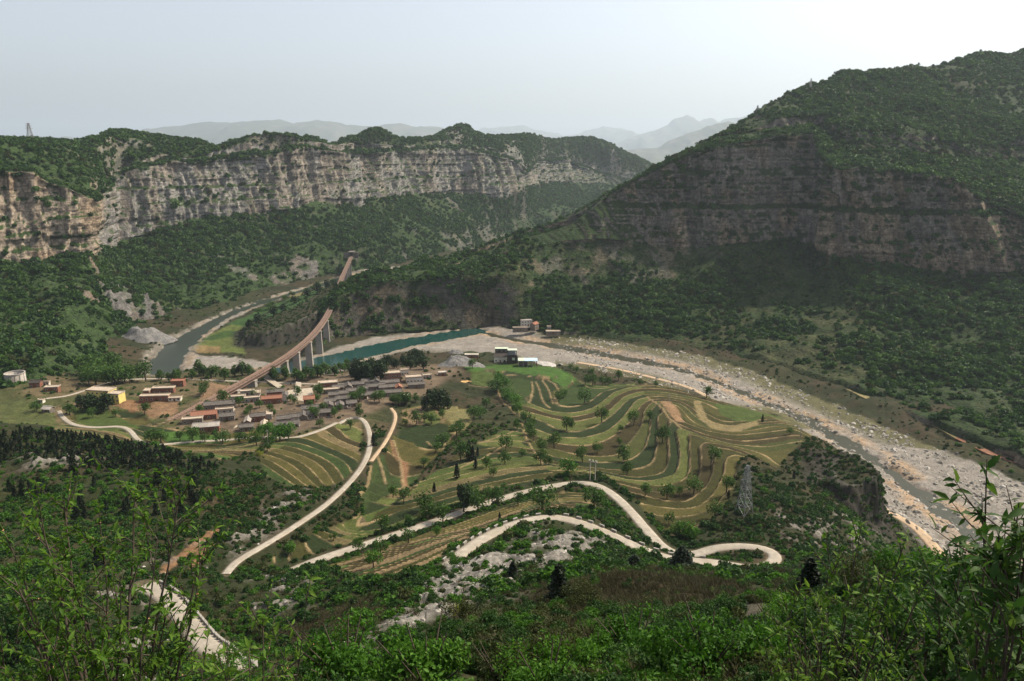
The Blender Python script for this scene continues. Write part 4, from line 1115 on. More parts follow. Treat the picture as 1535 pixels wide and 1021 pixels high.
M_gtile = mat_noise('grey_roof_tile', (.115, .10, .088), .4, 1.4, .9, (.17, .145, .12))
M_rtile = mat_noise('red_roof_tile', (.26, .118, .075), .25, 1.2, .85, (.26, .12, .08))
M_flat = mat_noise('flat_cement_roof', (.40, .325, .25), .25, .5, .9, (.34, .26, .19))
M_yell = mat_noise('yellow_plaster', (.62, .50, .17), .15, .5, .85)
M_white = mat_noise('whitewash', (.66, .60, .50), .15, .6, .85, (.5, .42, .33))
M_glass = mat_noise('dark_window_glass', (.03, .035, .04), .3, 2, .2)
M_door = mat_noise('brown_wood_door', (.12, .06, .035), .3, 3, .7)
M_steel = mat_noise('galvanised_steel', (.27, .27, .26), .2, 1, .5, None, .05, .3)
M_dsteel = mat_noise('dark_rusty_steel', (.055, .045, .038), .4, 1, .7)
M_ballast = mat_noise('brown_ballast', (.12, .078, .058), .35, 1.5, .95)
M_rail = mat_noise('rusty_rail', (.26, .15, .10), .2, 1, .6)
M_girder = mat_noise('bridge_concrete', (.23, .155, .118), .2, .4, .85, (.16, .11, .085))
M_pier = mat_noise('pier_concrete', (.30, .27, .235), .25, .25, .9, (.2, .175, .15))
M_block = mat_noise('pale_stone_block', (.28, .255, .22), .2, 1.5, .9)
M_blue = mat_noise('pale_blue_sheet_roof', (.42, .56, .66), .12, .4, .5)
M_pgreen = mat_noise('pale_green_sheet_roof', (.50, .56, .42), .12, .4, .5)
M_spoil = mat_noise('grey_spoil', (.125, .12, .113), .45, .8, .95, (.24, .22, .2))
M_yard = mat_noise('pale_yard_paving', (.36, .30, .23), .25, .6, .9)

# ------------------------------------------------------------------ roads
def ribbon(name, L, width, mat, lift, label):
    t = np.gradient(L[:, :2], axis=0); t /= np.linalg.norm(t, axis=1, keepdims=True) + 1e-9
    nrm = np.stack([-t[:, 1], t[:, 0]], 1)
    w = width / 2 * (1 + .07 * (vn2(np.arange(len(L)) / 4., 0 * t[:, 0], 5) - .5))
    prof = [(-1.04, -.55), (-1.0, 0.0), (-.5, .05), (0, .07), (.5, .05), (1.0, 0.0), (1.04, -.55)]
    X = np.stack([L[:, 0] + nrm[:, 0] * w * k for k, _ in prof], 1); Y = np.stack([L[:, 1] + nrm[:, 1] * w * k for k, _ in prof], 1)
    Z = np.stack([L[:, 2] + lift + dz for _, dz in prof], 1)
    o = add_obj(name, grid_mesh(name, X, Y, Z), mats=[mat])
    tag(o, label, kind='structure'); return o
for key, mt, lab in (('hill_road', M_road, 'pale concrete road winding through the hairpin bend'), ('village_road', M_road, 'pale concrete road climbing left from the village'), ('lane', M_road, 'narrow lane along the lower edge of the village'), ('bottom_road', M_road, 'wide pale road at bottom left behind the branches'),
                     ('field_track', M_track, 'dirt track branching beside the village road'), ('river_road', M_road, 'lane behind the riverside trees'), ('bank_track', M_track, 'dirt track along the river gravel'), ('gravel_track', M_track, 'orange dirt track beside the gravel bed')):
    L, w = ROADS[key]
    ribbon('road' if mt is M_road else 'path', L, w, mt, .0, lab)

# ------------------------------------------------------------------ geometry builders
def box_geo(V, F, c, s, rot=0.0, tilt=None):
    """box of size s centred at c, turned rot about z"""
    i = len(V); cr, sr = math.cos(rot), math.sin(rot)
    for dz in (-.5, .5):
        for dx, dy in ((-.5, -.5), (.5, -.5), (.5, .5), (-.5, .5)):
            x, y, z = dx * s[0], dy * s[1], dz * s[2]
            V.append((c[0] + x * cr - y * sr, c[1] + x * sr + y * cr, c[2] + z))
    F += [(i, i + 3, i + 2, i + 1), (i + 4, i + 5, i + 6, i + 7), (i, i + 1, i + 5, i + 4), (i + 1, i + 2, i + 6, i + 5), (i + 2, i + 3, i + 7, i + 6), (i + 3, i, i + 4, i + 7)]

def bar_geo(V, F, a, b, w):
    a = Vector(a); b = Vector(b); d = (b - a).normalized()
    u = d.cross(Vector((0, 0, 1)) if abs(d.z) < .95 else Vector((1, 0, 0))).normalized() * w / 2; v = d.cross(u).normalized() * w / 2
    i = len(V)
    for p in (a, b):
        for q in (u + v, u - v, -u - v, -u + v): V.append(tuple(p + q))
    F += [(i, i + 1, i + 5, i + 4), (i + 1, i + 2, i + 6, i + 5), (i + 2, i + 3, i + 7, i + 6), (i + 3, i, i + 4, i + 7), (i, i + 3, i + 2, i + 1), (i + 4, i + 5, i + 6, i + 7)]

def part(name, V, F, mat, parent, smooth=False):
    return add_obj(name, raw_mesh(name, V, F, smooth), parent, [mat])

def empty(name, loc, rz=0.0):
    o = bpy.data.objects.new(name, None); C.objects.link(o)
    o.location = loc; o.rotation_euler = (0, 0, rz); o.empty_display_size = .5
    return o

def house(u, v, L, W, H, label, roof='gable', wall=None, rmat=None, rot=14, nwin=3, cat='house', z=None, group=None, name='house', xy=None, parapet=.5, yard=False):
    if xy is not None: x, y = xy; z0 = float(gz(x, y)[0])
    elif z is not None: x, y, z0 = (float(q) for q in P(u, v, z))
    else:
        x, y, z0 = (float(q[0]) for q in hit(u, v)); z0 = float(gz(x, y)[0])
    r = math.radians(rot)
    h = empty(name, (x, y, z0 - .3), r)
    tag(h, label, cat, group)
    wall = wall or M_gwall; H += .3
    V, F = [], []
    if roof == 'gable':
        rise = W * .27
        V = [(-L / 2, -W / 2, -1.5), (L / 2, -W / 2, -1.5), (L / 2, W / 2, -1.5), (-L / 2, W / 2, -1.5), (-L / 2, -W / 2, H), (L / 2, -W / 2, H), (L / 2, W / 2, H), (-L / 2, W / 2, H), (-L / 2, 0, H + rise), (L / 2, 0, H + rise)]
        F = [(0, 1, 5, 4), (2, 3, 7, 6), (1, 2, 6, 9, 5), (3, 0, 4, 8, 7), (0, 3, 2, 1)]
        part('wall', V, F, wall, h)
        o, th = .45, .18
        A, B = [], []
        sl = rise / (W / 2)
        for s in (-1, 1):
            i = len(A)
            ze = H - o * sl
            A += [(-L / 2 - o, s * (W / 2 + o), ze + .02), (L / 2 + o, s * (W / 2 + o), ze + .02), (L / 2 + o, 0, H + rise + .02), (-L / 2 - o, 0, H + rise + .02)]
            A += [(p[0], p[1], p[2] + th) for p in A[i:i + 4]]
            q = [(i, i + 1, i + 2, i + 3), (i + 7, i + 6, i + 5, i + 4), (i, i + 4, i + 5, i + 1), (i + 1, i + 5, i + 6, i + 2), (i + 3, i + 7, i + 4, i)]
            B += [f[::-1] if s > 0 else f for f in q]
        rf = part('roof', A, B, rmat or M_gtile, h)
        A, B = [], []; box_geo(A, B, (0, 0, H + rise + th + .08), (L + 2 * o, .4, .28)); part('ridge', A, B, rmat or M_gtile, rf)
    else:
        box_geo(V, F, (0, 0, H / 2 - .75), (L, W, H + 1.5)); part('wall', V, F, wall, h)
        A, B = [], []; box_geo(A, B, (0, 0, H + .11), (L + .5, W + .5, .22))
        rf = part('roof', A, B, rmat or M_flat, h)
        if parapet:
            A, B = [], []
            for c, s in (((0, W / 2 + .1), (L + .5, .22)), ((0, -W / 2 - .1), (L + .5, .22)), ((L / 2 + .1, 0), (.22, W - .02)), ((-L / 2 - .1, 0), (.22, W - .02))):
                box_geo(A, B, (c[0], c[1], H + .22 + parapet / 2), (s[0], s[1], parapet))
            part('parapet', A, B, rmat or M_flat, rf)
    if yard:
        A, B = [], []; d = 4.6; wy = -W / 2 - d
        for c, sz in (((-L / 2 + .15, -W / 2 - d / 2), (.3, d)), ((L / 2 - .15, -W / 2 - d / 2), (.3, d)), ((-L * .30, wy), (L * .4, .3)), ((L * .30, wy), (L * .4, .3))):
            box_geo(A, B, (c[0], c[1], .5), (sz[0], sz[1], 3.0))
        part('yard_wall', A, B, M_flat if random.random() < .5 else M_gwall, h)
        A, B = [], []; box_geo(A, B, (0, -W / 2 - d / 2, -.35), (L - .7, d - .4, 1.1)); part('yard_floor', A, B, M_yard, h)
    n = max(2, nwin)
    storeys = 2 if H > 5.5 else 1
    for st in range(storeys):
        for k in range(n):
            cx = -L / 2 + L * (k + .5) / n
            A, B = [], []
            if k == n // 2 and st == 0:
                box_geo(A, B, (cx, -W / 2 - .02, 1.3), (1.2, .12, 2.2)); part('door', A, B, M_door, h)
            else:
                box_geo(A, B, (cx, -W / 2 - .02, 1.9 + st * 3), (1.4, .12, 1.3)); wn_ = part('window', A, B, M_white, h)
                A, B = [], []; box_geo(A, B, (cx, -W / 2 - .07, 1.9 + st * 3), (1.15, .1, 1.05)); part('pane', A, B, M_glass, wn_)
    return h

# ------------------------------------------------------------------ village
house(307, 627, 15, 6, 3.4, 'long red-tiled house at the left edge of the village', wall=M_brick, rmat=M_rtile, nwin=5)
house(310, 645, 15, 6, 3.4, 'red brick house with pale grey roof standing nearest the lane', wall=M_brick, rmat=M_conc, nwin=4)
house(289, 634, 12, 4.5, 3, 'low flat-roofed cement house in front of the long red-tiled house', 'flat', M_gwall)
house(330, 612, 19, 5.5, 3.6, 'very long dark house with grey roof behind the long red-tiled house', wall=M_gwall, nwin=6)
house(337, 619, 11, 3.5, 2.8, 'narrow flat cement outbuilding between the long dark house and the red-tiled house', 'flat', M_conc)
house(341, 629, 9, 5, 3.2, 'small grey-tiled house right of the long red-tiled house')
house(388, 630, 8.5, 5, 3.6, 'grey-roofed courtyard main house with red brick front', wall=M_brick)
house(372, 635, 9, 3.4, 2.8, 'pale-roofed left side wing of the red brick courtyard', rot=104, rmat=M_conc, wall=M_brick)
house(370, 645, 8, 4.6, 3, 'grey-roofed gate house at the bottom of the red brick courtyard')
house(396, 641, 9, 3.6, 2.8, 'pale-roofed right side wing of the red brick courtyard', rot=104, rmat=M_flat, wall=M_brick)
house(404, 626, 7, 4, 3, 'small flat tan building behind the red brick courtyard', 'flat', M_conc, rot=100)
house(408, 604, 13, 5, 4, 'red-roofed brick hall left of the paved yard', wall=M_brick, rmat=M_rtile, nwin=4)
house(413, 594, 11, 5, 4, 'grey-roofed brick hall behind the red-roofed hall left of the yard', wall=M_brick, rmat=M_gtile)
house(428, 600, 7, 3.5, 4.6, 'white-walled gable house on the left side of the paved yard', rot=104, wall=M_white, rmat=M_gtile)
house(464, 607, 7, 5.5, 5, 'tall square brick house with red roof at the lower right of the yard', wall=M_brick, rmat=M_rtile)
house(356, 600, 11, 4, 3, 'left flat cement roof of the pale courtyard beside the railway', 'flat', M_conc)
house(378, 602, 10, 4, 3, 'front flat cement roof of the pale courtyard beside the railway', 'flat', M_conc)
house(386, 594, 8, 4, 3.2, 'right flat cement wing of the pale courtyard beside the railway', 'flat', M_conc, rot=104)
house(371, 592, 9, 4, 3.2, 'rear flat cement roof of the pale courtyard beside the railway', 'flat', M_conc)
house(492, 580, 14, 7, 3.8, 'flat tan-roofed brick house right of the garden path', 'flat', M_brick, nwin=5)
house(497, 589, 11, 4.5, 3.0, 'lower flat-roofed annex in front of the tan-roofed brick house', 'flat', M_gwall)
house(588, 571, 13, 7, 6.8, 'two-storey red brick house with flat terrace at the far right end of the village', 'flat', M_brick, nwin=5)
house(621, 572, 13, 8, 4.0, 'broad flat tan house with parapets beside the two-storey brick house', 'flat', M_white, nwin=5, parapet=.9)
house(607, 562, 6, 4, 4.4, 'small flat pink-tan block behind the two-storey brick house', 'flat', M_white)
house(584, 578, 14, 4.8, 3.2, 'long grey-tiled house just below the two-storey brick house')
house(583, 585, 14, 4.8, 3.2, 'long grey-tiled house, second row below the two-storey brick house')
house(588, 593, 13, 4.8, 3.2, 'long grey-tiled house, third row below the two-storey brick house')
house(598, 589, 5.5, 4.5, 5, 'small upright red-roofed house at the right end of the grey-tiled rows', wall=M_brick, rmat=M_rtile, rot=104)
house(624, 581, 12, 4.6, 3.2, 'grey-tiled house below the broad flat tan house')
house(607, 598, 5, 3.5, 2.8, 'tiny shed with whitish roof at the right end of the grey-tiled rows', rmat=M_white)
house(663, 563, 6, 3.4, 2.8, 'small whitish shed on the bare slope right of the village', 'flat', M_brick, rmat=M_white)
house(640, 567, 7, 4, 2.8, 'low tan shed between the broad flat house and the spoil heap', 'flat', M_conc)
row_words = ('back', 'second', 'third', 'fourth', 'front')
rows_h = [[(507, 586), (522, 583), (537, 580), (551, 577), (564, 576)], [(500, 597), (514, 594), (529, 591), (544, 588), (558, 585), (570, 583)], [(495, 606), (511, 604), (527, 601), (543, 598), (559, 595)], [(462, 618), (478, 616), (494, 614), (510, 612), (527, 609)], [(425, 634), (440, 631), (455, 628), (470, 626), (486, 623), (423, 642), (440, 640)]]
ordw = ('first', 'second', 'third', 'fourth', 'fifth', 'sixth', 'seventh', 'eighth', 'ninth', 'tenth', 'eleventh', 'twelfth', 'thirteenth', 'fourteenth')
for ri, rw_ in enumerate(rows_h):
    order = sorted(rw_)
    for (hu, hv_) in rw_:
        k = order.index((hu, hv_))
        s = random.uniform(.85, 1.2)
        house(hu, hv_, 7.5 * s, 4.8, random.uniform(2.8, 3.8), 'dark grey-tiled old house, %s from the left in the %s row of the tight cluster' % (ordw[k], row_words[ri]), rot=random.choice([14, 14, 12, 17, 104]), rmat=M_gtile, wall=random.choice([M_gwall, M_gwall, M_conc]), nwin=2, yard=True, group='tight cluster of grey-tiled village houses')
# west side
house(153, 594, 17, 9, 6.2, 'yellow plastered building with broad flat tan roof', 'flat', M_yell, rot=-8, nwin=5)
house(176, 602, 8, 7, 6.0, 'yellow plastered rear wing at the right end of the yellow building', 'flat', M_yell, rot=-8, nwin=3)
house(233, 600, 19, 5, 3.6, 'front flat-roofed brick range of the compound right of the yellow building', 'flat', M_brick, rot=6, nwin=6)
house(246, 588, 15, 5, 3.8, 'rear flat-roofed brick range of the compound right of the yellow building', 'flat', M_brick, rot=6, nwin=5)
house(222, 590, 7, 4, 3.2, 'left flat-roofed wing of the brick compound right of the yellow building', 'flat', M_brick, rot=96)
house(268, 580, 9, 6, 4.0, 'brick house with orange-red flat roof at the back of the brick compound', 'flat', M_brick, rmat=M_rtile, rot=6)
house(263, 600, 8, 4, 2.2, 'low pale slab-roofed shed at the right end of the brick compound', 'flat', M_white, rot=6)
house(55, 582, 7, 5, 4, 'dark brick shed beside a ruined white wall on the far left', wall=M_brick, rmat=M_dsteel, rot=10)
house(79, 586, 9, 5, 3.2, 'flat cement-roofed brick house right of the dark brick shed', 'flat', M_brick, rot=10)
house(68, 576, 6, 3, 2.4, 'roofless white ruin behind the dark brick shed', 'flat', M_white, rot=10, parapet=.8)
house(172, 557, 10, 7, 3.6, 'flat concrete-roofed building half hidden by trees near the river', 'flat', M_conc, rot=10)
house(73, 618, 6, 4.5, 3, 'lone small shed with pale roof above the zigzag lane', rmat=M_conc, wall=M_gwall, rot=-10)
house(62, 605, 4, 3, 2, 'tiny white hut above the lone small shed', 'flat', M_white, rot=0)
# across the river
house(789, 488, 12, 6, 6.0, 'white-framed two-storey shell across the river', 'flat', M_white, rot=10, z=8, nwin=4, rmat=M_conc)
house(801, 492, 9, 6, 5, 'orange-roofed house across the river', wall=M_gwall, rmat=M_rtile, rot=60, z=8)
house(780, 495, 16, 4, 3, 'low grey wall-like shed below the white-framed shell', 'flat', M_gwall, z=7, rot=0)
house(829, 500, 15, 6, 2.6, 'low tan slab-roofed building by the boulder bank across the river', 'flat', M_gwall, z=6, rot=0)
house(823, 494, 4, 3.5, 3.4, 'small hut behind the tan slab-roofed building across the river', 'flat', M_conc, z=7, rot=0)

# paved yard and garden paths
def slab(name, pts, mat, label, lift=.25, kind=None, cat=None):
    x, y, _ = hit([p[0] for p in pts], [p[1] for p in pts])
    z = gz(x, y); zt = float(np.median(z)) + lift
    n = len(pts)
    V = [(a, b, zt) for a, b in zip(x, y)] + [(a, b, zt - 1.6) for a, b in zip(x, y)]
    F = [tuple(range(n))] + [(i, i + n, (i + 1) % n + n, (i + 1) % n) for i in range(n)]
    me = raw_mesh(name, V, F)
    bm = bmesh.new(); bm.from_mesh(me); bmesh.ops.recalc_face_normals(bm, faces=bm.faces); bm.to_mesh(me); bm.free()
    o = add_obj(name, me, None, [mat]); tag(o, label, cat, kind=kind or 'structure')
    return o
slab('pavement', [(428, 606), (432, 590), (470, 586), (466, 600), (452, 608)], M_yard, 'pale paved yard in the middle of the village')
slab('pavement', [(441, 590), (444, 577), (452, 577), (450, 589)], M_yard, 'straight paved path leading back from the village yard')
slab('pavement', [(396, 571), (402, 568), (432, 581), (428, 585)], M_yard, 'slanting garden path beside the railway bridge')
slab('pavement', [(320, 660 - 45), (352, 609), (356, 640), (338, 646)], M_yard, 'bare earth yard beside the red brick houses', .1)

# mine on the river bank
def P0(u, v):
    x, y, _ = hit(u, v); x, y = float(x[0]), float(y[0])
    return x, y, float(gz(x, y)[0])
x0, y0, z0 = P0(768, 543)
hf = empty('mine_headframe', (x0, y0, z0 - .3)); tag(hf, 'dark steel mine headframe with platforms beside the river gravel', 'headframe')
V, F = [], []
box_geo(V, F, (0, 0, 3.2), (9, 7, 7.5)); part('hoist_house', V, F, M_dsteel, hf)
for sx in (-1, 1):
    for sy in (-1, 1):
        V, F = [], []; bar_geo(V, F, (sx * 4.6, sy * 3.6, 0), (sx * 3.4, sy * 2.6, 12), .5); part('leg', V, F, M_dsteel, hf)
V, F = [], []
for k in range(3): box_geo(V, F, (0, 0, 8 + k * 1.6), (8.6 - k * .6, 6.6 - k * .5, .25))
part('platform', V, F, M_steel, hf)
V, F = [], []; box_geo(V, F, (0, 0, 12.1), (8.4, 6, .3)); part('roof', V, F, M_pgreen, hf)
V, F = [], []; box_geo(V, F, (1, -3.6, 4.5), (2.4, .3, 2.2)); part('window', V, F, M_pgreen, hf)
house(750, 541, 11, 8, 5.0, 'white-walled mine shed with dark pitched roof left of the headframe', wall=M_white, rmat=M_dsteel, rot=0, name='mine_shed', cat='shed')
house(752, 532, 12, 5, 6.5, 'pale green flat sheet roof behind the mine headframe', 'flat', M_dsteel, rmat=M_pgreen, rot=0, name='mine_shed', cat='shed', parapet=0)
house(707, 537, 12, 4, 3, 'long low brick shed with white roof left of the mine', 'flat', M_brick, rmat=M_white, rot=0, name='mine_shed', cat='shed')
x0, y0, z0 = P0(791, 547)
op = empty('open_shed', (x0, y0, z0 - .3)); tag(op, 'open loading shed with pale blue sheet roof on posts right of the headframe', 'shed')
V, F = [], []; box_geo(V, F, (0, 0, 6.2), (17, 9, .3)); part('roof', V, F, M_blue, op)
V, F = [], []; box_geo(V, F, (-5.6, 0, 6.42), (5.5, 9.2, .14)); part('roof_sheet', V, F, M_pgreen, op)
for k in range(5):
    for s in (-1, 1):
        V, F = [], []; box_geo(V, F, (-7.8 + k * 3.9, s * 4, 2.9), (.45, .45, 6.4)); part('post', V, F, M_brick if k == 4 else M_conc, op)
V, F = [], []; box_geo(V, F, (-4, 3, 1.6), (8, .4, 3.8)); part('back_wall', V, F, M_gwall, op)

def heap(u, v, rx, ry, h, mat, label, rot=0, seed=0, z=None, name='spoil_heap'):
    if z is None: x0, y0, z0 = P0(u, v)
    else: x0, y0, z0 = (float(q) for q in P(u, v, z))
    n = 40
    a, r = np.meshgrid(np.linspace(0, 2 * math.pi, 49), np.linspace(0, 1.15, 20))
    rr = r * (1 + .25 * (vn2(a * 1.2 % 7.5, 0 * a, seed) - .5))
    rr[:, -1] = rr[:, 0]
    X = rr * np.cos(a) * rx; Y = rr * np.sin(a) * ry
    Z = h * np.where(r < 1, np.minimum(1 - r, .72) + .1 * (1 - r), (1 - r) * 1.5)
    Z = Z * (.55 + .9 * fbm2(X / 6, Y / 6, 3, seed + 3)) + (fbm2(X / 1.5, Y / 1.5, 2, seed + 5) - .5) * .8 * (r < 1)
    Z[:, -1] = Z[:, 0]
    o = add_obj(name, grid_mesh(name, X[::-1], Y[::-1], Z[::-1]), None, [mat]); o.location = (x0, y0, z0); o.rotation_euler = (0, 0, rot)
    tag(o, label, 'heap'); return o
heap(687, 547, 19, 13, 9, M_spoil, 'grey mine spoil heap right of the village', .3, 5)
heap(684, 530, 7, 5, 4, M_spoil, 'small brown-grey spoil cone behind the larger spoil heap', 0, 6)
heap(697, 572, 6.5, 4, 1.2, mat_noise('yellow_sand', (.50, .32, .12), .15, .8), 'round yellow heap of sand below the spoil heap', 0, 7, name='sand_heap')
heap(215, 509, 30, 18, 14, M_spoil, 'grey slag heap on the left river bank', .2, 8, 4)
heap(812, 545, 13, 9, 2.2, mat_noise('pale_crushed_stone', (.38, .35, .32), .2, .8), 'pale apron of crushed stone right of the open mine shed', -.4, 9, name='stone_heap')

# concrete tank
x0, y0, z0 = P0(24, 572)
tk = empty('water_tank', (x0, y0, z0 - .4)); tag(tk, 'round roofless concrete tank on the far left slope', 'tank')
def ring_geo(r0, r1, z0_, z1_, n=36):
    V, F = [], []
    for k in range(n):
        a = 2 * math.pi * k / n; c, s = math.cos(a), math.sin(a)
        V += [(r1 * c, r1 * s, z0_), (r1 * c, r1 * s, z1_), (r0 * c, r0 * s, z1_), (r0 * c, r0 * s, z0_)]
    for k in range(n):
        i, j = 4 * k, 4 * ((k + 1) % n)
        F += [(i, j, j + 1, i + 1), (i + 1, j + 1, j + 2, i + 2), (i + 2, j + 2, j + 3, i + 3)]
    return V, F
part('shell', *ring_geo(6.2, 6.7, -2, 8.2), M_conc, tk, True)
part('rim', *ring_geo(6.1, 6.95, 8.2, 8.7), M_conc, tk)
for k in range(12):
    a = 2 * math.pi * k / 12; V, F = [], []; box_geo(V, F, (6.75 * math.cos(a), 6.75 * math.sin(a), 3.2), (.3, .5, 9.6), a); part('rib', V, F, M_conc, tk)

# ------------------------------------------------------------------ railway bridge
ZB_ = 26.5
bp = [tuple(float(q) for q in P(u, v, ZB_)) for u, v in ((225, 645), (262, 627), (330, 591), (400, 552), (440, 527), (470, 501), (487, 479), (497, 460), (503, 444), (511, 420), (519, 402), (526.5, 385))]
BL = smooth_line(np.array(bp), 3.0)
bt = np.gradient(BL[:, :2], axis=0); bt /= np.linalg.norm(bt, axis=1, keepdims=True); bnm = np.stack([-bt[:, 1], bt[:, 0]], 1)
def sweep(prof, L=BL, nn=bnm):
    X = np.stack([L[:, 0] + nn[:, 0] * k for k, _ in prof], 1); Y = np.stack([L[:, 1] + nn[:, 1] * k for k, _ in prof], 1); Z = np.stack([L[:, 2] + dz for _, dz in prof], 1)
    return grid_mesh('sweep', X, Y, Z, smooth=False)
br_ = empty('railway_bridge', (0, 0, 0)); tag(br_, 'long curving railway viaduct on tall piers crossing the river twice', 'bridge')
add_obj('deck', sweep([(-3.0, -.55), (-3.0, 0), (3.0, 0), (3.0, -.55), (1.6, -.8), (1.6, -3.3), (-1.6, -3.3), (-1.6, -.8), (-3.0, -.55)]), br_, [M_girder])
add_obj('ballast', sweep([(-2.0, .02), (-1.5, .38), (1.5, .38), (2.0, .02)]), br_, [M_ballast])
for s in (-.75, .75):
    add_obj('rail', sweep([(s - .09, .38), (s - .09, .62), (s + .09, .62), (s + .09, .38)]), br_, [M_rail])
for s in (-2.75, 2.75):
    V, F = [], []
    for k in range(0, len(BL), 2):
        x_, y_ = BL[k, 0] + bnm[k, 0] * s * 1.06, BL[k, 1] + bnm[k, 1] * s * 1.06
        box_geo(V, F, (x_, y_, ZB_ + .75), (.14, .14, 1.3))
    tag(part('railing_posts', V, F, M_dsteel, br_), kind='stuff')
    add_obj('handrail', sweep([(s * 1.06 - .05, 1.3), (s * 1.06 - .05, 1.42), (s * 1.06 + .05, 1.42), (s * 1.06 + .05, 1.3)]), br_, [M_dsteel])
    add_obj('side_wall', sweep([(s - .14, .02), (s - .14, .32), (s + .14, .32), (s + .14, .02)]), br_, [M_girder])
V, F = [], []
for k in range(0, len(BL)):
    box_geo(V, F, (BL[k, 0], BL[k, 1], ZB_ + .42), (.35, 2.6, .16), math.atan2(bt[k, 1], bt[k, 0]))
tag(part('sleepers', V, F, M_conc, br_), kind='stuff')
bs = np.concatenate([[0], np.cumsum(np.linalg.norm(np.diff(BL[:, :2], axis=0), axis=1))])
gzb = gz(BL[:, 0], BL[:, 1])
def project(x, y, z):
    dx, dy, dz = x, y, z - CAMZ
    f = dy * cp - dz * sp; up = dy * sp + dz * cp
    return 767.5 + FPX * dx / f, 510.5 - FPX * up / f
bu, bv_ = project(BL[:, 0], BL[:, 1], BL[:, 2])
for pu in (352, 378, 403, 426, 444, 462, 477, 488, 513, 517.5, 521, 524):
    k = int(np.argmin(np.abs(bu - pu)))
    g0 = float(gzb[k]); zb = min(g0, 20) - 3
    if ZB_ - g0 < 5: continue
    slim = pu > 505
    a = math.atan2(bt[k, 1], bt[k, 0])
    w, d = (2.0, 4.2) if slim else (3.4, 5.4)
    V = []; 
    for zz, kx in ((zb, 1.18), (ZB_ - 3.6, 1.0)):
        for sx, sy in ((-.5, -.5), (.5, -.5), (.5, .5), (-.5, .5)):
            px_, py_ = sx * w * kx, sy * d * kx
            V.append((BL[k, 0] + px_ * math.cos(a) - py_ * math.sin(a), BL[k, 1] + px_ * math.sin(a) + py_ * math.cos(a), zz))
    F = [(0, 3, 2, 1), (4, 5, 6, 7), (0, 1, 5, 4), (1, 2, 6, 5), (2, 3, 7, 6), (3, 0, 4, 7)]
    pr = part('pier', V, F, M_pier, br_)
    V, F = [], []; box_geo(V, F, (BL[k, 0], BL[k, 1], ZB_ - 3.25), (w + .8, d + .9, .68), a); part('pier_cap', V, F, M_pier, pr)
# earth embankment where the line runs on land
m = bu < 330
ks = np.where(m)[0]
LE = BL[ks]; nE = bnm[ks]
o = add_obj('embankment', (lambda X: grid_mesh('embankment', *X))([np.stack([LE[:, 0] + nE[:, 0] * k for k in (-9, -3.1, 3.1, 9)], 1), np.stack([LE[:, 1] + nE[:, 1] * k for k in (-9, -3.1, 3.1, 9)], 1), np.stack([gzb[ks] - 1.0, LE[:, 2] - .7, LE[:, 2] - .7, gzb[ks] - 1.0], 1)]), None, [mat_noise('scrubby_earth', (.075, .06, .03), .5, .4)])
tag(o, 'scrubby earth embankment carrying the railway beside the village', 'embankment')
# tunnel portal
pe = BL[-1]; pa = math.atan2(bt[-1, 1], bt[-1, 0])
M_portal = mat_noise('dark_stone', (.12, .105, .09), .35, .6)
tp = empty('tunnel_portal', (pe[0], pe[1], ZB_ - .2), pa - math.pi / 2); tag(tp, 'stone tunnel portal with dark arched mouth at the far end of the bridge', 'tunnel portal')
V, F = [], []
n = 14; hw, sh, W2, HT = 3.0, 3.6, 4.6, 8.0
arch = [(hw, 0)] + [(hw * math.cos(math.pi * k / n), sh + hw * math.sin(math.pi * k / n)) for k in range(n + 1)] + [(-hw, 0)]
outer = [(W2, 0)] + [(W2 * math.cos(math.pi * k / n) / max(abs(math.cos(math.pi * k / n)), abs(math.sin(math.pi * k / n))), max(0, sh + (HT - sh) * math.sin(math.pi * k / n) / max(abs(math.cos(math.pi * k / n)), abs(math.sin(math.pi * k / n))))) for k in range(n + 1)] + [(-W2, 0)]
for (ax, az), (bx_, bz) in zip(arch, outer):
    V += [(ax, 0, az), (bx_, 0, bz), (ax, 22, az), (bx_, 22, bz)]
for k in range(len(arch) - 1):
    i, j = 4 * k, 4 * (k + 1)
    F += [(i, j, j + 1, i + 1), (i, i + 2, j + 2, j), (i + 1, j + 1, j + 3, i + 3)]
part('facade', V, F, M_portal, tp)
V, F = [], []; box_geo(V, F, (0, 18, 4), (7.6, .4, 9)); part('tunnel_darkness', V, F, M_dsteel, tp)  # dark panel put in for the unlit depth of the tunnel
V, F = [], []; box_geo(V, F, (0, -.3, HT + .3), (2 * W2 + .8, 1.6, .7)); part('coping', V, F, M_conc, tp)
for s in (-1, 1):
    V, F = [], []; box_geo(V, F, (s * (W2 + 3.5), .6, 2.5), (7, 1.2, 9), s * -.35); part('wing_wall', V, F, M_portal, tp)

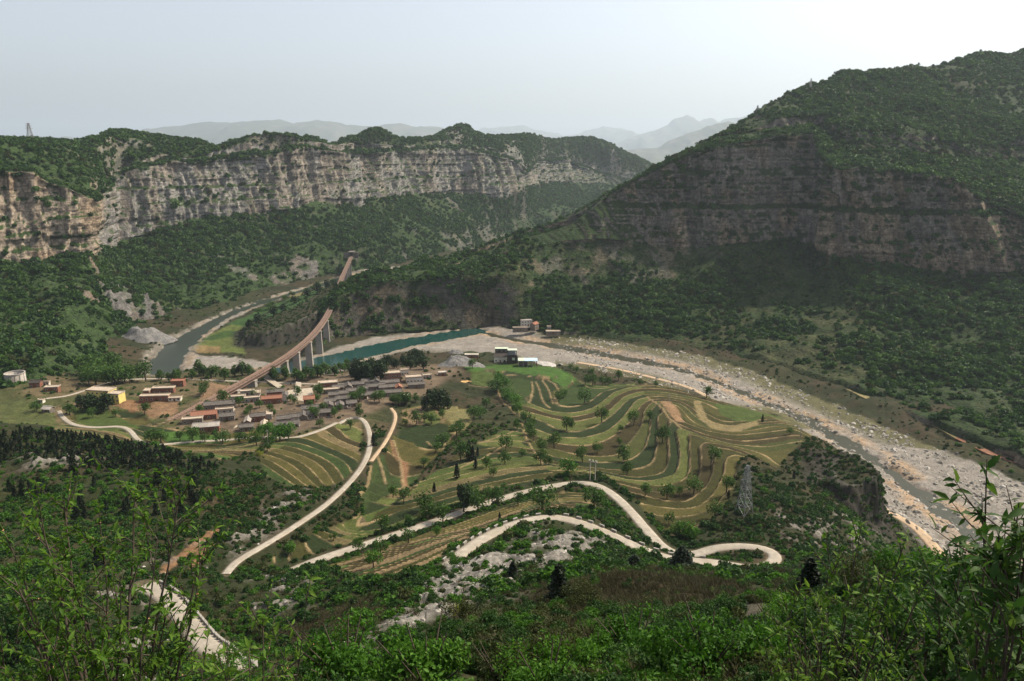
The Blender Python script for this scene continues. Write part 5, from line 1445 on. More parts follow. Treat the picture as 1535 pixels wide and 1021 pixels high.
# ------------------------------------------------------------------ guard blocks along the roads
def road_part(key, ua, va, ub, vb, side, gap, size, label, group, off=.5):
    L, w = ROADS[key]
    u, v = project(L[:, 0], L[:, 1], L[:, 2])
    i = int(np.argmin((u - ua) ** 2 + (v - va) ** 2)); j = int(np.argmin((u - ub) ** 2 + (v - vb) ** 2))
    if i > j: i, j = j, i
    S = L[i:j + 1]; s = np.concatenate([[0], np.cumsum(np.linalg.norm(np.diff(S[:, :2], axis=0), axis=1))])
    t = np.gradient(S[:, :2], axis=0); t /= np.linalg.norm(t, axis=1, keepdims=True)
    V, F = [], []; box_geo(V, F, (0, 0, size[2] / 2 - .3), (size[0], size[1], size[2] + .6))
    me = raw_mesh('guard_block', V, F)
    bm = bmesh.new(); bm.from_mesh(me); bmesh.ops.bevel(bm, geom=bm.edges[:], offset=.06, segments=1, affect='EDGES'); bm.to_mesh(me); bm.free()
    me.materials.append(M_block)
    for q in np.arange(gap / 2, s[-1], gap):
        p = [np.interp(q, s, S[:, k]) for k in range(3)]; tx, ty = np.interp(q, s, t[:, 0]), np.interp(q, s, t[:, 1])
        nx, ny = -ty * side, tx * side
        o = bpy.data.objects.new('guard_block', me); C.objects.link(o)
        o.location = (p[0] + nx * (w / 2 + off), p[1] + ny * (w / 2 + off), p[2] - .05); o.rotation_euler = (0, 0, math.atan2(ty, tx) + random.uniform(-.08, .08))
        tag(o, label, 'guard block', group)
road_part('hill_road', 672, 845, 905, 795, -1, 4.2, (1.9, .55, .75), 'pale stone guard block on the outer edge of the upper road bend', 'guard blocks of the upper bend')
road_part('hill_road', 905, 795, 1070, 846, -1, 5.4, (1.9, .55, .75), 'pale stone guard block between the two levels of the hairpin', 'guard blocks of the hairpin')
road_part('bottom_road', 225, 884, 352, 1010, 1, 2.3, (1.7, .6, .8), 'pale stone guard block edging the road at bottom left', 'guard blocks of the bottom-left road')

# ------------------------------------------------------------------ pylons and poles
def pylon(x, y, z, H, base, label, arms=True, wbar=.22, rot=0.0, name='lattice_pylon'):
    t = empty(name, (x, y, z - .3), rot); tag(t, label, 'pylon')
    def cor(h, sx, sy):
        f = h / H; w = base / 2 * (1 - f) + base * .09 * f if f < .999 else base * .09
        return (sx * w, sy * w, h)
    for sx in (-1, 1):
        for sy in (-1, 1):
            V, F = [], []; bar_geo(V, F, cor(-.5, sx, sy), cor(H, sx, sy), wbar); part('leg', V, F, M_steel, t)
    V, F = [], []; nb = 7; hs = [H * (1 - (1 - k / nb) ** 1.35) for k in range(nb + 1)]
    for k in range(nb):
        for (a, b) in (((-1, -1), (1, -1)), ((1, -1), (1, 1)), ((1, 1), (-1, 1)), ((-1, 1), (-1, -1))):
            bar_geo(V, F, cor(hs[k], *a), cor(hs[k + 1], *b), wbar * .55); bar_geo(V, F, cor(hs[k], *b), cor(hs[k + 1], *a), wbar * .55); bar_geo(V, F, cor(hs[k + 1], *a), cor(hs[k + 1], *b), wbar * .55)
    part('lattice_bracing', V, F, M_steel, t)
    if arms:
        for f, L in ((.72, .32), (.84, .26), (.95, .2)):
            V, F = [], []
            for s in (-1, 1):
                bar_geo(V, F, (0, 0, H * f), (s * base * L * 2, 0, H * f + .2), wbar * .8); bar_geo(V, F, (0, 0, H * f + 1.2), (s * base * L * 2, 0, H * f + .2), wbar * .6)
            part('cross_arm', V, F, M_steel, t)
    return t
x0, y0, z0 = P0(1115, 771)
pylon(x0, y0, z0, 20.5, 4.8, 'tall grey lattice pylon at the edge of the terraces', True, .22, .5)
pl_ = PY(49, 212, 1000.0); kk = np.argmin((ML['x'] - pl_[0]) ** 2 + (ML['y'] - pl_[1]) ** 2)
pylon(float(ML['x'].flat[kk]), float(ML['y'].flat[kk]), float(ML['z'].flat[kk]), 24, 7.5, 'distant lattice pylon on the skyline of the left cliff', True, .4, .9)
for (pu, pv, hh, lab) in ((1215, 134, 14, 'thin pylon on the skyline of the right mountain'), (1136, 168, 9, 'tiny pole lower on the skyline of the right mountain')):
    uu, vv = project(MR['x'], MR['y'], MR['z']); sel = (MR['T'] > 7.6) & (MR['T'] < 8.1)
    kk = np.argmin(np.where(sel, (uu - pu) ** 2 + .2 * (vv - pv) ** 2, 1e9))
    pylon(float(MR['x'].flat[kk]), float(MR['y'].flat[kk]), float(MR['z'].flat[kk]), hh, 3.0, lab, True, .28, .3)
x0, y0, z0 = P0(888, 721)
hp = empty('power_pole', (x0, y0, z0 - .3), -.5); tag(hp, 'twin-post power pole with cross beam above the bend of the lower road', 'power pole')
for s in (-1, 1):
    V, F = [], []; bar_geo(V, F, (s * 1.3, 0, -.5), (s * 1.3, 0, 11), .34); part('post', V, F, M_conc, hp)
V, F = [], []; box_geo(V, F, (0, 0, 10), (4.6, .3, .35)); part('cross_beam', V, F, M_steel, hp)
for s in (-1, 0, 1):
    V, F = [], []; box_geo(V, F, (s * 1.9, 0, 10.6), (.3, .3, .8)); part('insulator', V, F, M_white, hp)
for (pu, pv, h_) in ((1003, 604, 8), (1199, 661, 8), (448, 640, 9), (402, 667, 9)):
    x0, y0, z0 = P0(pu, pv)
    q = empty('utility_pole', (x0, y0, z0 - .3)); tag(q, {1003: 'slim pole on the crest of the terraced spur', 1199: 'slim pole at the right end of the terraces', 448: 'slim pole in front of the grey-tiled cluster', 402: 'slim pole beside the lane below the village'}[pu], 'pole')
    V, F = [], []; bar_geo(V, F, (0, 0, -.5), (0, 0, h_), .26); part('post', V, F, M_conc, q)
    V, F = [], []; box_geo(V, F, (0, 0, h_ - .7), (1.8, .18, .18)); part('cross_arm', V, F, M_steel, q)

# ------------------------------------------------------------------ strips of soil on the far bank, road over the nose of the mountain
M_rsoil = mat_noise('red_brown_soil', (.20, .095, .055), .3, .4); M_tsoil = mat_noise('dry_grass_plot', (.17, .14, .06), .3, .4)
def bank_plot(pts, z, mat, label):
    x, y, zz = P(np.array([p[0] for p in pts]), np.array([p[1] for p in pts]), z)
    n = len(pts); V = [(a, b, z) for a, b in zip(x, y)] + [(a, b, z - 5) for a, b in zip(x, y)]
    F = [tuple(range(n))] + [(i, i + n, (i + 1) % n + n, (i + 1) % n) for i in range(n)]
    me = raw_mesh('field', V, F); bm = bmesh.new(); bm.from_mesh(me); bmesh.ops.recalc_face_normals(bm, faces=bm.faces); bm.to_mesh(me); bm.free()
    tag(add_obj('field', me, None, [mat]), label, kind='structure')
bank_plot([(1268, 583), (1280, 580), (1325, 602), (1316, 607)], 4.4, M_tsoil, 'small dry plot on the far bank terrace')
bank_plot([(1396, 636), (1404, 633), (1440, 652), (1432, 657)], 4.4, M_tsoil, 'narrow dry plot left of the red soil strip')
bank_plot([(1432, 657), (1440, 652), (1490, 672), (1540, 690), (1540, 702), (1480, 680)], 4.4, M_rsoil, 'red brown tilled strip on the far bank terrace')
_pu, _pv = project(MR['x'], MR['y'], MR['z']); _ok = (MR['T'] > 5) & (MR['T'] <= 8.02)
nl = []
for u, v in ((772, 343), (780, 345), (790, 349), (800, 353), (812, 357)):
    kk = int(np.argmin(np.where(_ok, (_pu - u) ** 2 + (_pv - v) ** 2, 1e12))); nl.append((MR['x'].flat[kk], MR['y'].flat[kk], MR['z'].flat[kk] + 1.0))
ribbon('road', smooth_line(np.array(nl), 4.0, 2), 7.0, M_road, .4, 'short pale stretch of road over the nose of the right mountain')
# ------------------------------------------------------------------ individual trees
def tube_geo(V, F, pts, rads, n=6):
    i0 = len(V)
    for k, (p, r) in enumerate(zip(pts, rads)):
        p = Vector(p); d = (Vector(pts[min(k + 1, len(pts) - 1)]) - Vector(pts[max(k - 1, 0)])).normalized()
        u = d.cross(Vector((.3, .9, .1))).normalized(); v = d.cross(u)
        for q in range(n):
            a = 2 * math.pi * q / n; V.append(tuple(p + (u * math.cos(a) + v * math.sin(a)) * r))
    for k in range(len(pts) - 1):
        for q in range(n):
            a, b = i0 + k * n + q, i0 + k * n + (q + 1) % n
            F.append((a, b, b + n, a + n))

def trunk_mesh(seed, h=.45):
    r = np.random.default_rng(seed); V, F = [], []
    top = np.array([r.uniform(-.04, .04), r.uniform(-.04, .04), h])
    tube_geo(V, F, [(0, 0, -.12), (0, 0, .02), tuple(top * .5), tuple(top)], [.05, .034, .028, .02])
    for k in range(5):
        a = k * 1.26 + r.uniform(-.3, .3); e = r.uniform(.16, .26)
        b = top * r.uniform(.6, 1)
        tube_geo(V, F, [tuple(b), tuple(b + np.array([math.cos(a) * e * .5, math.sin(a) * e * .5, .13])), tuple(b + np.array([math.cos(a) * e, math.sin(a) * e, .30]))], [.018, .012, .005], 5)
    me = raw_mesh('trunk', V, F, True); me.materials.append(M_bark); return me

def crown_mesh(seed, mat, n=520, rz=.78, w=.46, base=.22, leaf=.060, lobes=9):
    p = blob_pts(n, seed, lobes, 1.0, .62, .42, .35)
    p = p / np.abs(p[:, :2]).max() * w
    p[:, 2] = base + (p[:, 2] - p[:, 2].min()) / (p[:, 2].max() - p[:, 2].min()) * (1 - base)
    c = p - np.array([0, 0, .6])
    me = leaf_cloud('crown', c, leaf, mat, seed + 1)
    co = np.empty(len(me.vertices) * 3, np.float32); me.vertices.foreach_get('co', co); co = co.reshape(-1, 3); co[:, 2] += .6
    me.vertices.foreach_set('co', co.ravel()); me.update()
    return me
TR = [trunk_mesh(900 + k) for k in range(4)]
CW = [crown_mesh(910 + k, M_field) for k in range(4)]
CWB = [crown_mesh(920 + k, M_fresh) for k in range(3)]
CWD = [crown_mesh(930 + k, M_pine, 620, w=.34, base=.10) for k in range(3)]
CWP = [crown_mesh(940 + k, M_field, 480, w=.24, base=.14, lobes=8) for k in range(3)]
CYP = []
for k in range(4):
    c = cone_pts(760, 950 + k, .20, .62) ; me = leaf_cloud('crown', c - [0, 0, .4], .045, M_dark, 960 + k, aspect=2.0)
    co = np.empty(len(me.vertices) * 3, np.float32); me.vertices.foreach_get('co', co); co = co.reshape(-1, 3); co[:, 2] += .4; me.vertices.foreach_set('co', co.ravel()); me.update(); CYP.append(me)
TRC = []
for k in range(2):
    V, F = [], []; tube_geo(V, F, [(0, 0, -.12), (0, 0, .1), (0, 0, .7)], [.03, .024, .008]); me = raw_mesh('trunk', V, F, True); me.materials.append(M_bark); TRC.append(me)

MARKS = {'the lattice pylon at the terraces': (1115, 765), 'the twin-post power pole': (888, 715), 'the hairpin bend': (1150, 835), 'the cypress group in the fields': (707, 688), 'the mine headframe': (768, 540),
         'the evergreen clump right of the village': (655, 612), 'the footpath between the terraces': (797, 655), 'the narrow left end of the lower road': (500, 835), 'the brown strip on the terraced spur': (1010, 616), 'the left end of the upper road': (680, 840), 'the junction of dirt track and village road': (555, 690), 'the big bend of the bowl-shaped terraces': (870, 650)}
pending = []
def tree(u, v, hpx, kind='field', wide=1.0, label=None, group=None, base=None, xy=None, hm=None):
    """a tree whose foot is seen at (u, v) and that stands hpx pixels high"""
    if xy is None:
        x, y, z = (float(q[0]) for q in hit(u, v))
    else:
        x, y = xy; z = 0
    z = float(gz(x, y)[0])
    dist = math.sqrt(x * x + y * y + (CAMZ - z) ** 2)
    h = hm or hpx * dist / FPX / .9
    nm = {'field': 'walnut_tree', 'fresh': 'green_tree', 'dark': 'evergreen_tree', 'poplar': 'poplar_tree', 'cypress': 'cypress_tree'}[kind]
    t = empty(nm, (x, y, z - .05), random.uniform(0, 6.28)); h *= 1.08; t.scale = (h * wide, h * wide, h)
    cr = random.choice({'field': CW, 'fresh': CWB, 'dark': CWD, 'poplar': CWP, 'cypress': CYP}[kind])
    add_obj('trunk', random.choice(TRC if kind == 'cypress' else TR), t); add_obj('crown', cr, t)
    t['category'] = 'tree'
    if label: t['label'] = label
    else: pending.append((t, u, v, kind))
    if group: t['group'] = group
    return t
for u, v, h in ((708, 554, 13), (750, 572, 12), (774, 623, 15), (788, 632, 18), (797, 640, 14), (775, 643, 14), (838, 600, 17), (845, 594, 13), (876, 603, 21), (902, 632, 21), (850, 644, 22), (831, 669, 23), (895, 677, 17), (930, 647, 10), (929, 665, 11), (950, 636, 20), (873, 692, 21), (935, 689, 25), (940, 710, 20), (793, 652, 20), (799, 661, 16), (811, 674, 20), (811, 696, 23), (822, 696, 15), (758, 674, 21), (757, 694, 19), (729, 700, 19), (783, 683, 13), (739, 713, 15), (691, 691, 27),
                (855, 557, 9), (863, 561, 11), (886, 565, 12), (888, 577, 17), (877, 577, 14), (903, 576, 14), (913, 576, 12), (927, 570, 15), (1059, 597, 16), (974, 627, 15), (993, 662, 24), (1070, 693, 22), (1040, 737, 23), (1089, 737, 22), (967, 743, 19), (1000, 746, 24), (1018, 741, 14), (1184, 649, 10), (960, 576, 9), (983, 579, 8), (589, 742, 19), (605, 753, 20), (635, 765, 27), (648, 777, 21), (664, 781, 26), (634, 781, 14), (573, 802, 25), (598, 795, 9), (612, 787, 13), (706, 753, 26), (717, 765, 30), (731, 746, 15), (746, 755, 27), (756, 736, 10), (777, 757, 19), (813, 767, 39), (612, 814, 21), (570, 833, 24), (891, 764, 33), (1071, 773, 22), (1003, 783, 16),
                (608, 623, 10), (607, 637, 11), (624, 636, 20), (637, 629, 14), (647, 632, 16), (664, 625, 13), (525, 641, 13), (419, 655, 19), (480, 641, 12), (502, 625, 12), (401, 676, 11), (538, 826, 20), (500, 808, 12)):
    tree(u, v, h)
for u, v, h in ((851, 715, 24), (1016, 806, 20), (1028, 808, 24), (1038, 809, 18), (655, 802, 14), (560, 850, 24), (436, 830, 18)):
    tree(u, v, h, 'fresh', 1.1)
tree(695, 766, 37, 'dark', 1.0)
for u, v, h in ((640, 614, 22), (648, 613, 27), (657, 612, 28), (665, 612, 24), (671, 611, 18)):
    tree(u, v, h, 'dark', 1.2)
for u, v, h in ((703, 688, 25), (709, 688, 19), (716, 683, 12), (713, 701, 15), (685, 716, 21), (651, 737, 14), (749, 782, 12), (715, 824, 9), (1143, 631, 10), (1092, 745, 11), (1178, 704, 6), (1190, 718, 11), (560, 669, 17)):
    tree(u, v, h, 'cypress', 1.0)
kinds = {'field': 'leafy round-crowned tree', 'fresh': 'bright green bushy tree', 'dark': 'dark dense evergreen', 'cypress': 'slim dark cypress'}
bykey = {}
for t, u, v, kind in pending:
    k = min(MARKS, key=lambda q: (MARKS[q][0] - u) ** 2 + 2.5 * (MARKS[q][1] - v) ** 2)
    bykey.setdefault((kind, k), []).append(((MARKS[k][0] - u) ** 2 + (MARKS[k][1] - v) ** 2, t))
rankw = ('nearest', 'second nearest', 'third nearest', 'fourth nearest', 'fifth nearest', 'sixth nearest', 'seventh nearest', 'eighth nearest', 'ninth nearest', 'tenth nearest', 'eleventh nearest', 'twelfth nearest', 'thirteenth nearest', 'fourteenth nearest', 'fifteenth nearest', 'sixteenth nearest')
for (kind, k), lst in bykey.items():
    for i, (_, t) in enumerate(sorted(lst, key=lambda q: q[0])):
        t['label'] = '%s, %s to %s' % (kinds[kind], rankw[min(i, 15)], k); t['group'] = {'field': 'trees standing in the terraced fields', 'fresh': 'bright green trees by the roads', 'dark': 'dark evergreens among the fields', 'cypress': 'single cypresses among the fields'}[kind]

# rows and clumps of trees by the river and round the village
def clump(pts, kind, hs, lab, group, wide=1.0):
    pts = sorted(pts)
    for k, (u, v) in enumerate(pts):
        tree(u, v, random.uniform(*hs), kind, wide * random.uniform(.9, 1.15), lab % ordinal(k), group)
def ordinal(k):
    base_ = ['first', 'second', 'third', 'fourth', 'fifth', 'sixth', 'seventh', 'eighth', 'ninth', 'tenth', 'eleventh', 'twelfth', 'thirteenth', 'fourteenth', 'fifteenth', 'sixteenth', 'seventeenth', 'eighteenth', 'nineteenth', 'twentieth']
    return base_[k] if k < 20 else 'twenty-' + base_[k - 20]
random.seed(5)
clump([(240 + i * 11 + random.uniform(-5, 5), 568 + random.uniform(-5, 3)) for i in range(18)], 'poplar', (11, 19), 'slender green tree, %s from the left in the riverside row behind the lane', 'riverside row of trees left of the bridge', 1.5)
clump([(446 + i * 7 + random.uniform(-2, 2), 571 - i * 1.4 + random.uniform(-4, 3)) for i in range(14)], 'poplar', (10, 17), 'green tree, %s from the left in the row right of the bridge piers', 'riverside row of trees right of the bridge', 1.6)
clump([(531 + random.uniform(0, 42), 571 + random.uniform(-9, 4)) for i in range(16)], 'dark', (17, 28), 'dark evergreen, %s from the left in the clump above the grey-tiled houses', 'dense evergreen clump above the village', 1.1)
clump([(578 + random.uniform(0, 58), 549 + random.uniform(-6, 5)) for i in range(14)], 'dark', (12, 20), 'dark tree, %s from the left in the grove behind the two-storey house', 'grove behind the two-storey brick house', 1.3)
clump([(130 + random.uniform(0, 100), 572 + random.uniform(-14, 8)) for i in range(22)], 'field', (15, 25), 'full green tree, %s from the left in the grove behind the yellow building', 'grove behind the yellow building', 1.2)
clump([(118 + random.uniform(0, 50), 612 + random.uniform(-5, 5)) for i in range(9)], 'dark', (12, 20), 'dark bushy tree, %s from the left in front of the yellow building', 'dark trees in front of the yellow building', 1.3)
clump([(60 + i * 38 + random.uniform(-8, 8), 625 + random.uniform(-8, 14)) for i in range(5)], 'field', (10, 15), 'small green tree, %s from the left along the zigzag lane', 'small trees along the zigzag lane', 1.2)
clump([(225 + i * 22 + random.uniform(-6, 6), 664 + random.uniform(-5, 6)) for i in range(9)], 'field', (12, 20), 'green tree, %s from the left along the lane below the village', 'trees along the lane below the village', 1.2)
clump([(395 + i * 9 + random.uniform(-3, 3), 659 + random.uniform(-4, 3)) for i in range(5)], 'fresh', (16, 24), 'bright green tree, %s from the left by the village end of the lane', 'bright trees by the village end of the lane', 1.2)
clump([(280 + random.uniform(0, 270), 612 + random.uniform(-22, 18)) for i in range(34)], 'field', (9, 17), 'small village tree, %s from the left among the houses', 'small trees among the village houses', 1.1)
clump([(560 + random.uniform(0, 70), 604 + random.uniform(-6, 6)) for i in range(10)], 'field', (10, 17), 'green tree, %s from the left on the slope below the grey-tiled rows', 'trees below the grey-tiled rows', 1.1)
clump([(745 + i * 4.5, 575 + i * 6 + random.uniform(-4, 4)) for i in range(8)], 'fresh', (12, 18), 'bushy tree, %s from the left down the footpath gully', 'bushy trees down the footpath gully', 1.2)
clump([(640 + i * 13 + random.uniform(-6, 6), 690 - i * 12 + random.uniform(-8, 8)) for i in range(9)], 'field', (12, 20), 'scrubby tree, %s from the left up the scrub gully', 'scrubby trees up the scrub gully', 1.3)
clump([(372 + i * 17 + random.uniform(-5, 5), 505 - i * 9 + random.uniform(-3, 3)) for i in range(8)], 'dark', (9, 14), 'dark bushy tree, %s from the left on the rim of the meander knoll', 'trees on the rim of the meander knoll', 1.4)
clump([(385 + i * 14 + random.uniform(-5, 5), 470 - i * 5.5 + random.uniform(-4, 4)) for i in range(9)], 'field', (6, 10), 'small tree, %s from the left in the green field inside the river bend', 'small trees in the field inside the river bend', 1.3)
# cypresses on the left hillside
clump([(random.uniform(10, 330), random.uniform(700, 775)) for i in range(28)], 'cypress', (13, 22), 'young cypress, %s from the left in the scrub of the left hillside', 'young cypresses on the left hillside', 1.1)
# big near cypresses
for u, v, h, w, lab in ((838, 893, 52, 1.5, 'broad black-green cypress standing alone on the brown shrub slope'), (1021, 862, 37, 2.3, 'wide dark cypress cutting into the upper road before the hairpin'), (950, 864, 26, 2.6, 'low wide dark cypress below the upper road'), (769, 876, 24, 1.8, 'small dark cypress on the white rocks of the ridge'),
                        (1210, 905, 46, 1.6, 'dark cypress behind the slender shrubs at lower right'), (150, 848, 26, 1.3, 'dark cypress behind the blossoming shrub at lower left')):
    tree(u, v, h, 'cypress', w, lab, 'big cypresses on the near slope')
# lone trees on the right skyline
uu_, vv_ = project(MR['x'], MR['y'], MR['z']); sel_ = (MR['T'] > 7.7) & (MR['T'] < 8.1)
for pu, hm, lab in ((1470, 7.5, 'lone tree on the highest point of the right skyline'), (1377, 5.5, 'lone tree on the lower shoulder of the right skyline'), (1246, 4.5, 'tiny lone tree on the skyline beside the thin pylon')):
    kk = np.argmin(np.where(sel_, np.abs(uu_ - pu) + .3 * np.abs(MR['T'] - 8) * 100, 1e9))
    t = empty('lone_tree', (float(MR['x'].flat[kk]), float(MR['y'].flat[kk]), float(MR['z'].flat[kk]) - .3)); t.scale = (hm * 1.2, hm * 1.2, hm)
    add_obj('trunk', TR[0], t); add_obj('crown', CWD[0], t); tag(t, lab, 'tree')

# ------------------------------------------------------------------ near bushes
def bush_mesh(seed, mat, n, leaf, lobes=14, rz=.8):
    r = np.random.default_rng(seed)
    ls = []
    for k in range(lobes):
        a = r.uniform(0, 2 * math.pi); q = r.uniform(0, .62) ** .8; ls.append((np.array([math.cos(a) * q, math.sin(a) * q, r.uniform(.15, .75) * (1 - q * .55)]), r.uniform(.16, .34)))
    P_ = []
    for k in range(n):
        c, q = ls[r.integers(lobes)]; d = r.normal(size=3); d /= np.linalg.norm(d); d[2] = d[2] * .9 + .12
        P_.append(c + d * q * r.uniform(.45, 1.05))
    p = np.array(P_); p[:, 2] = np.maximum(p[:, 2], -.05)
    return leaf_cloud('leaves', p, leaf, mat, seed + 3, aspect=1.9)
def stems_mesh(seed, n=9):
    r = np.random.default_rng(seed); V, F = [], []
    for k in range(n):
        a = r.uniform(0, 6.28); q = r.uniform(.2, .6); h = r.uniform(.5, .85)
        tube_geo(V, F, [(0, 0, -.15), (math.cos(a) * q * .35, math.sin(a) * q * .35, h * .45), (math.cos(a) * q, math.sin(a) * q, h)], [.022, .014, .005], 5)
    me = raw_mesh('stems', V, F, True); me.materials.append(M_bark); return me
BU = [bush_mesh(1000 + k, M_fresh, 5200, .030) for k in range(3)]
BUD = [bush_mesh(1010 + k, M_scrub, 4200, .032) for k in range(2)]
BUO = [bush_mesh(1020 + k, M_olive, 3800, .032) for k in range(2)]
BUY = [bush_mesh(1030, M_blossom, 2600, .032)]
ST = [stems_mesh(1040 + k) for k in range(3)]
def bush(u, v, wpx, kind, label, hf=.8, lift=0):
    x, y, z = (float(q[0]) for q in hit(u, v)); z = float(gz(x, y)[0])
    dist = math.sqrt(x * x + y * y + (CAMZ - z) ** 2)
    rr = wpx * dist / FPX / 2 / .85
    t = empty('bush', (x, y, z - .05 * rr + lift), random.uniform(0, 6.28)); t.scale = (rr, rr, rr * hf * 1.25)
    add_obj('stems', random.choice(ST), t); add_obj('leaves', random.choice({'fresh': BU, 'dark': BUD, 'olive': BUO, 'yellow': BUY}[kind]), t)
    tag(t, label, 'bush', 'bushes on the slope below the viewpoint')
BUSH = [(950, 985, 175, 'fresh', 'large bright green bush in the middle of the bottom slope'), (895, 1010, 120, 'fresh', 'green bush low at the left foot of the large middle bush'), (1010, 1000, 110, 'dark', 'dark green bush at the right foot of the large middle bush'),
        (520, 1040, 210, 'fresh', 'broad vivid green bush along the bottom edge, left of centre'), (640, 1050, 220, 'fresh', 'broad vivid green bush along the bottom edge, centre left'), (590, 985, 90, 'dark', 'dark round bush just below the white rock ledge'), (760, 1045, 170, 'olive', 'olive green bush on the bottom edge between two green ones'), (830, 1000, 110, 'olive', 'feathery olive bush left of the large middle bush'),
        (820, 1060, 190, 'fresh', 'green bush cut by the bottom edge near the centre'), (1060, 1045, 200, 'fresh', 'feathery green bush at the bottom right of centre'), (1160, 935, 100, 'fresh', 'bright yellow-green bush beside the slender right-hand shrubs'), (1240, 1035, 190, 'dark', 'dark leafy bush at the bottom among the slender shrubs'), (1340, 1000, 200, 'dark', 'dark leafy bush below the right-hand shrubs'), (1450, 960, 220, 'dark', 'large dark bush at the right edge'),
        (1300, 900, 110, 'olive', 'olive bush in front of the gravel bed on the right'), (1390, 890, 130, 'fresh', 'green bush against the gravel bed on the right'), (1480, 905, 150, 'dark', 'dark bush against the gravel bed at the right edge'), (700, 960, 90, 'olive', 'olive bush below the rocky ridge'), (740, 905, 60, 'dark', 'dark bush on the rocky ridge'), (660, 905, 50, 'dark', 'small dark bush among the white rocks'),
        (1060, 935, 80, 'dark', 'dark bush right of the large middle bush'), (880, 935, 70, 'olive', 'olive bush above the large middle bush'), (1120, 985, 90, 'dark', 'dark bush beside the pale rubble patch'), (480, 975, 80, 'dark', 'dark bush at the edge of the brown hollow'), (340, 1010, 110, 'fresh', 'green bush beside the bottom-left road'),
        (120, 1020, 160, 'dark', 'dark bush below the blossoming shrub at lower left'), (20, 1000, 140, 'dark', 'dark bush in the lower left corner'), (680, 850, 40, 'fresh', 'green bush at the inside of the upper road'), (905, 955, 60, 'fresh', 'light green upright bush above the large middle bush'), (790, 940, 70, 'dark', 'dark low bush on the brown shrub slope'),
        (686, 918, 34, 'yellow', 'yellow blossoming bush among the white rocks of the ridge'), (720, 893, 22, 'yellow', 'smaller yellow blossoming bush higher on the rocky ridge'), (509, 962, 30, 'yellow', 'yellow blossoming bush left of the white rock ledge'), (388, 682, 16, 'yellow', 'small yellow bush beside the terraces below the village')]
for b_ in BUSH: bush(*b_)

# ------------------------------------------------------------------ shrubs right at the viewpoint: stems, twigs, pointed leaves
def leaf_blades(name, pos, dirs, size, mat, seed):
    r = np.random.default_rng(seed); n = len(pos)
    d = dirs + r.normal(size=(n, 3)) * .45; d[:, 2] -= .25; d /= np.linalg.norm(d, axis=1, keepdims=True)
    w = np.cross(d, np.array([0, 0, 1.0]) + r.normal(size=(n, 3)) * .5); w /= np.linalg.norm(w, axis=1, keepdims=True) + 1e-9
    up = np.cross(w, d)
    L = (size * r.uniform(.55, 1.25, n))[:, None]
    p0 = pos; q1 = pos + d * L * .35; q2 = pos + d * L * .7 - up * L * .06; q3 = pos + d * L - up * L * .18
    hw = L * .17
    v = np.stack([p0, q1 + w * hw + up * hw * .35, q1, q1 - w * hw + up * hw * .35, q2 + w * hw * .7 + up * hw * .3, q2, q2 - w * hw * .7 + up * hw * .3, q3], 1).reshape(-1, 3)
    tri = [(0, 1, 2), (0, 2, 3), (1, 4, 2), (2, 4, 5), (2, 5, 3), (3, 5, 6), (4, 7, 5), (5, 7, 6)]
    f = (np.arange(n)[:, None, None] * 8 + np.array(tri)[None]).reshape(-1, 3)
    me = bpy.data.meshes.new(name)
    me.vertices.add(len(v)); me.vertices.foreach_set('co', v.astype(np.float32).ravel())
    me.loops.add(f.size); me.loops.foreach_set('vertex_index', f.astype(np.int32).ravel())
    me.polygons.add(len(f)); me.polygons.foreach_set('loop_start', np.arange(0, f.size, 3, dtype=np.int32))
    at = me.attributes.new('tone', 'FLOAT', 'POINT'); at.data.foreach_set('value', np.repeat(r.uniform(0, 1, n), 8).astype(np.float32))
    me.update(); me.validate(); me.materials.append(mat); return me
M_near = leaf_mat('near_shrub_leaves', [(0, (.040, .090, .010)), (.5, (.105, .185, .020)), (1, (.24, .32, .055))], .5)
M_neard = leaf_mat('dark_glossy_leaves', [(0, (.024, .058, .010)), (.6, (.050, .105, .018)), (.93, (.11, .16, .03)), (1, (.24, .10, .045))], .45)
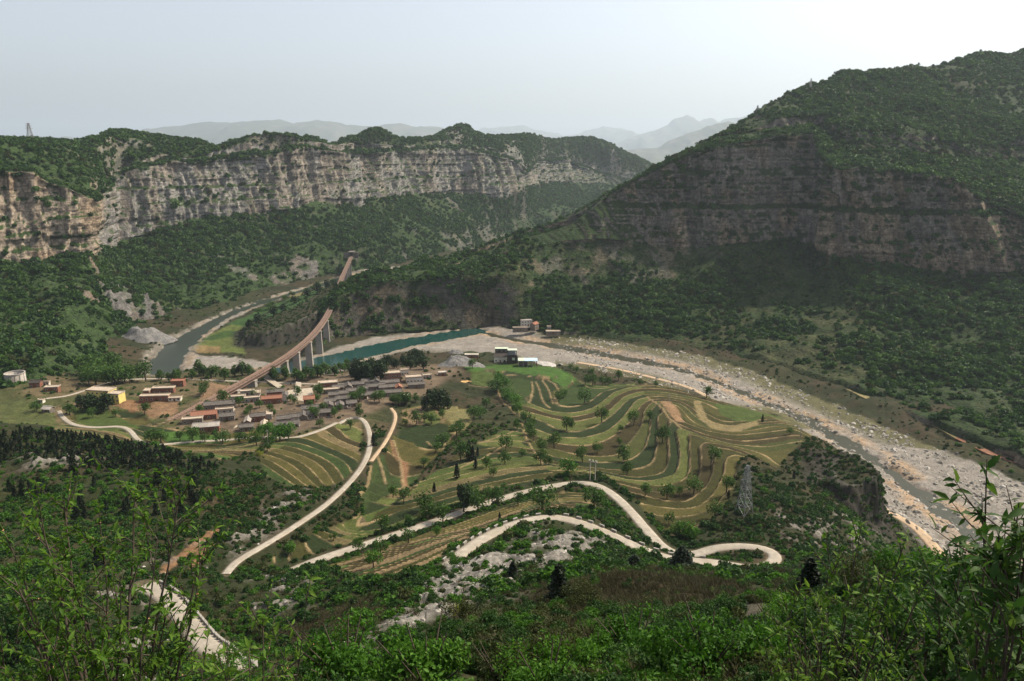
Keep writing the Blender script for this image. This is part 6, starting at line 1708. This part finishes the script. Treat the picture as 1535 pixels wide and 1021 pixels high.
def near_shrub(name, base, tips, label, mat, leaf, seed, twigs=16, dens=9, trunk_r=.022, start=.25, blossom=False):
    r = np.random.default_rng(seed)
    t = empty(name, base); tag(t, label, 'shrub')
    B = np.array(base); lp, ld, bl = [], [], []
    V, F = [], []; TV, TF = [], []
    for (u, v, Y) in tips:
        tip = np.array([float(q) for q in PY(u, v, Y)]) - B
        mid = tip * .5 + np.array([r.normal() * .06, r.normal() * .06, .12 + .1 * r.uniform()]) * np.linalg.norm(tip) * .35
        ts = np.linspace(0, 1, 12)[:, None]
        c = (1 - ts) ** 2 * 0 + 2 * ts * (1 - ts) * mid + ts ** 2 * tip
        c = c + np.stack([(vn2(ts[:, 0] * 6 + 9 * seed, 0 * ts[:, 0], seed + k) - .5) * .07 * ts[:, 0] for k in range(3)], 1)
        tube_geo(V, F, [tuple(q) for q in c], list(trunk_r * (1 - .86 * ts[:, 0])), 6)
        Ls = np.linalg.norm(tip)
        for k in range(twigs):
            f = r.uniform(start, 1.0); i = min(int(f * 11), 10); p = c[i] + (c[i + 1] - c[i]) * (f * 11 - i)
            d = (c[i + 1] - c[i]); d /= np.linalg.norm(d); d = d * .8 + r.normal(size=3) * .6 + np.array([0, 0, .25]); d /= np.linalg.norm(d)
            tl = Ls * r.uniform(.10, .24) * (1.15 - .6 * f)
            e1 = p + d * tl * .55; e2 = p + d * tl + np.array([0, 0, .05 * tl])
            tube_geo(TV, TF, [tuple(p), tuple(e1), tuple(e2)], [.0055, .004, .0018], 4)
            for q in range(dens):
                a = r.uniform(.15, 1.0); pp = p + (e2 - p) * a; lp.append(pp); ld.append(d * .6 + r.normal(size=3) * .6)
                if blossom and r.uniform() < .035: bl.append(pp)
    part('branches', V, F, M_bark, t, True)
    part('twigs', TV, TF, M_bark, t, True)
    add_obj('leaves', leaf_blades('leaves', np.array(lp), np.array(ld), leaf, mat, seed + 2), t)
    if bl:
        me = leaf_cloud('buds', np.array(bl), .016, mat_noise('peach_buds', (.5, .28, .14), .2, 5), seed + 5, aspect=1.0); add_obj('buds', me, t)
    return t
def gbase(x, y): return (x, y, float(gz(x, y)[0]) - .1)
near_shrub('peach_shrub', gbase(-2.9, 4.3), [(268, 735, 5.0), (200, 722, 5.3), (95, 745, 5.4), (60, 780, 5.0), (150, 790, 5.2), (235, 800, 4.8), (300, 840, 4.7), (20, 860, 4.8), (110, 870, 4.6), (180, 880, 4.5), (310, 800, 4.9), (40, 930, 4.4), (250, 905, 4.5), (10, 800, 5.2), (80, 960, 4.2), (150, 970, 4.1), (210, 960, 4.2), (130, 920, 4.4), (0, 980, 4.2)], 'tall blossoming leafy shrub filling the lower left corner', M_near, .066, 41, 24, 16, .024, .22, True)
near_shrub('peach_shrub', gbase(-1.9, 4.0), [(460, 905, 4.3), (430, 960, 4.2), (395, 930, 4.4), (340, 960, 4.1), (375, 985, 4.0), (300, 985, 4.0)], 'low thin branches reaching right beside the bottom-left road', M_near, .07, 43, 15, 9, .014, .35, True)
near_shrub('young_tree', gbase(3.3, 4.2), [(1480, 742, 4.2), (1530, 750, 4.0), (1500, 800, 3.9), (1545, 800, 3.8), (1530, 860, 3.7), (1515, 920, 3.6), (1560, 700, 4.0), (1580, 780, 3.9)], 'dark large-leaved branches entering at the right edge', M_neard, .115, 45, 19, 8, .024, .3)
near_shrub('leafy_shrub', gbase(2.9, 5.6), [(1245, 835, 6.4), (1290, 800, 6.4), (1360, 800, 6.2), (1330, 850, 6.2), (1210, 870, 6.2), (1400, 850, 6.0), (1180, 900, 6.0), (1270, 900, 6.0), (1350, 920, 5.8), (1420, 930, 5.6), (1145, 950, 5.8), (1230, 960, 5.6), (1310, 975, 5.5), (1170, 1000, 5.5)], 'slender green shrubs with narrow leaves at lower right', M_near, .085, 47, 18, 9, .018, .3)
near_shrub('leafy_shrub', gbase(4.1, 5.2), [(1430, 860, 5.4), (1480, 880, 5.2), (1520, 900, 5.2), (1400, 900, 5.3), (1380, 960, 5.2), (1460, 960, 5.0), (1530, 980, 4.8)], 'dense dark green shrub under the large-leaved branches', M_neard, .10, 49, 24, 10, .018, .25)
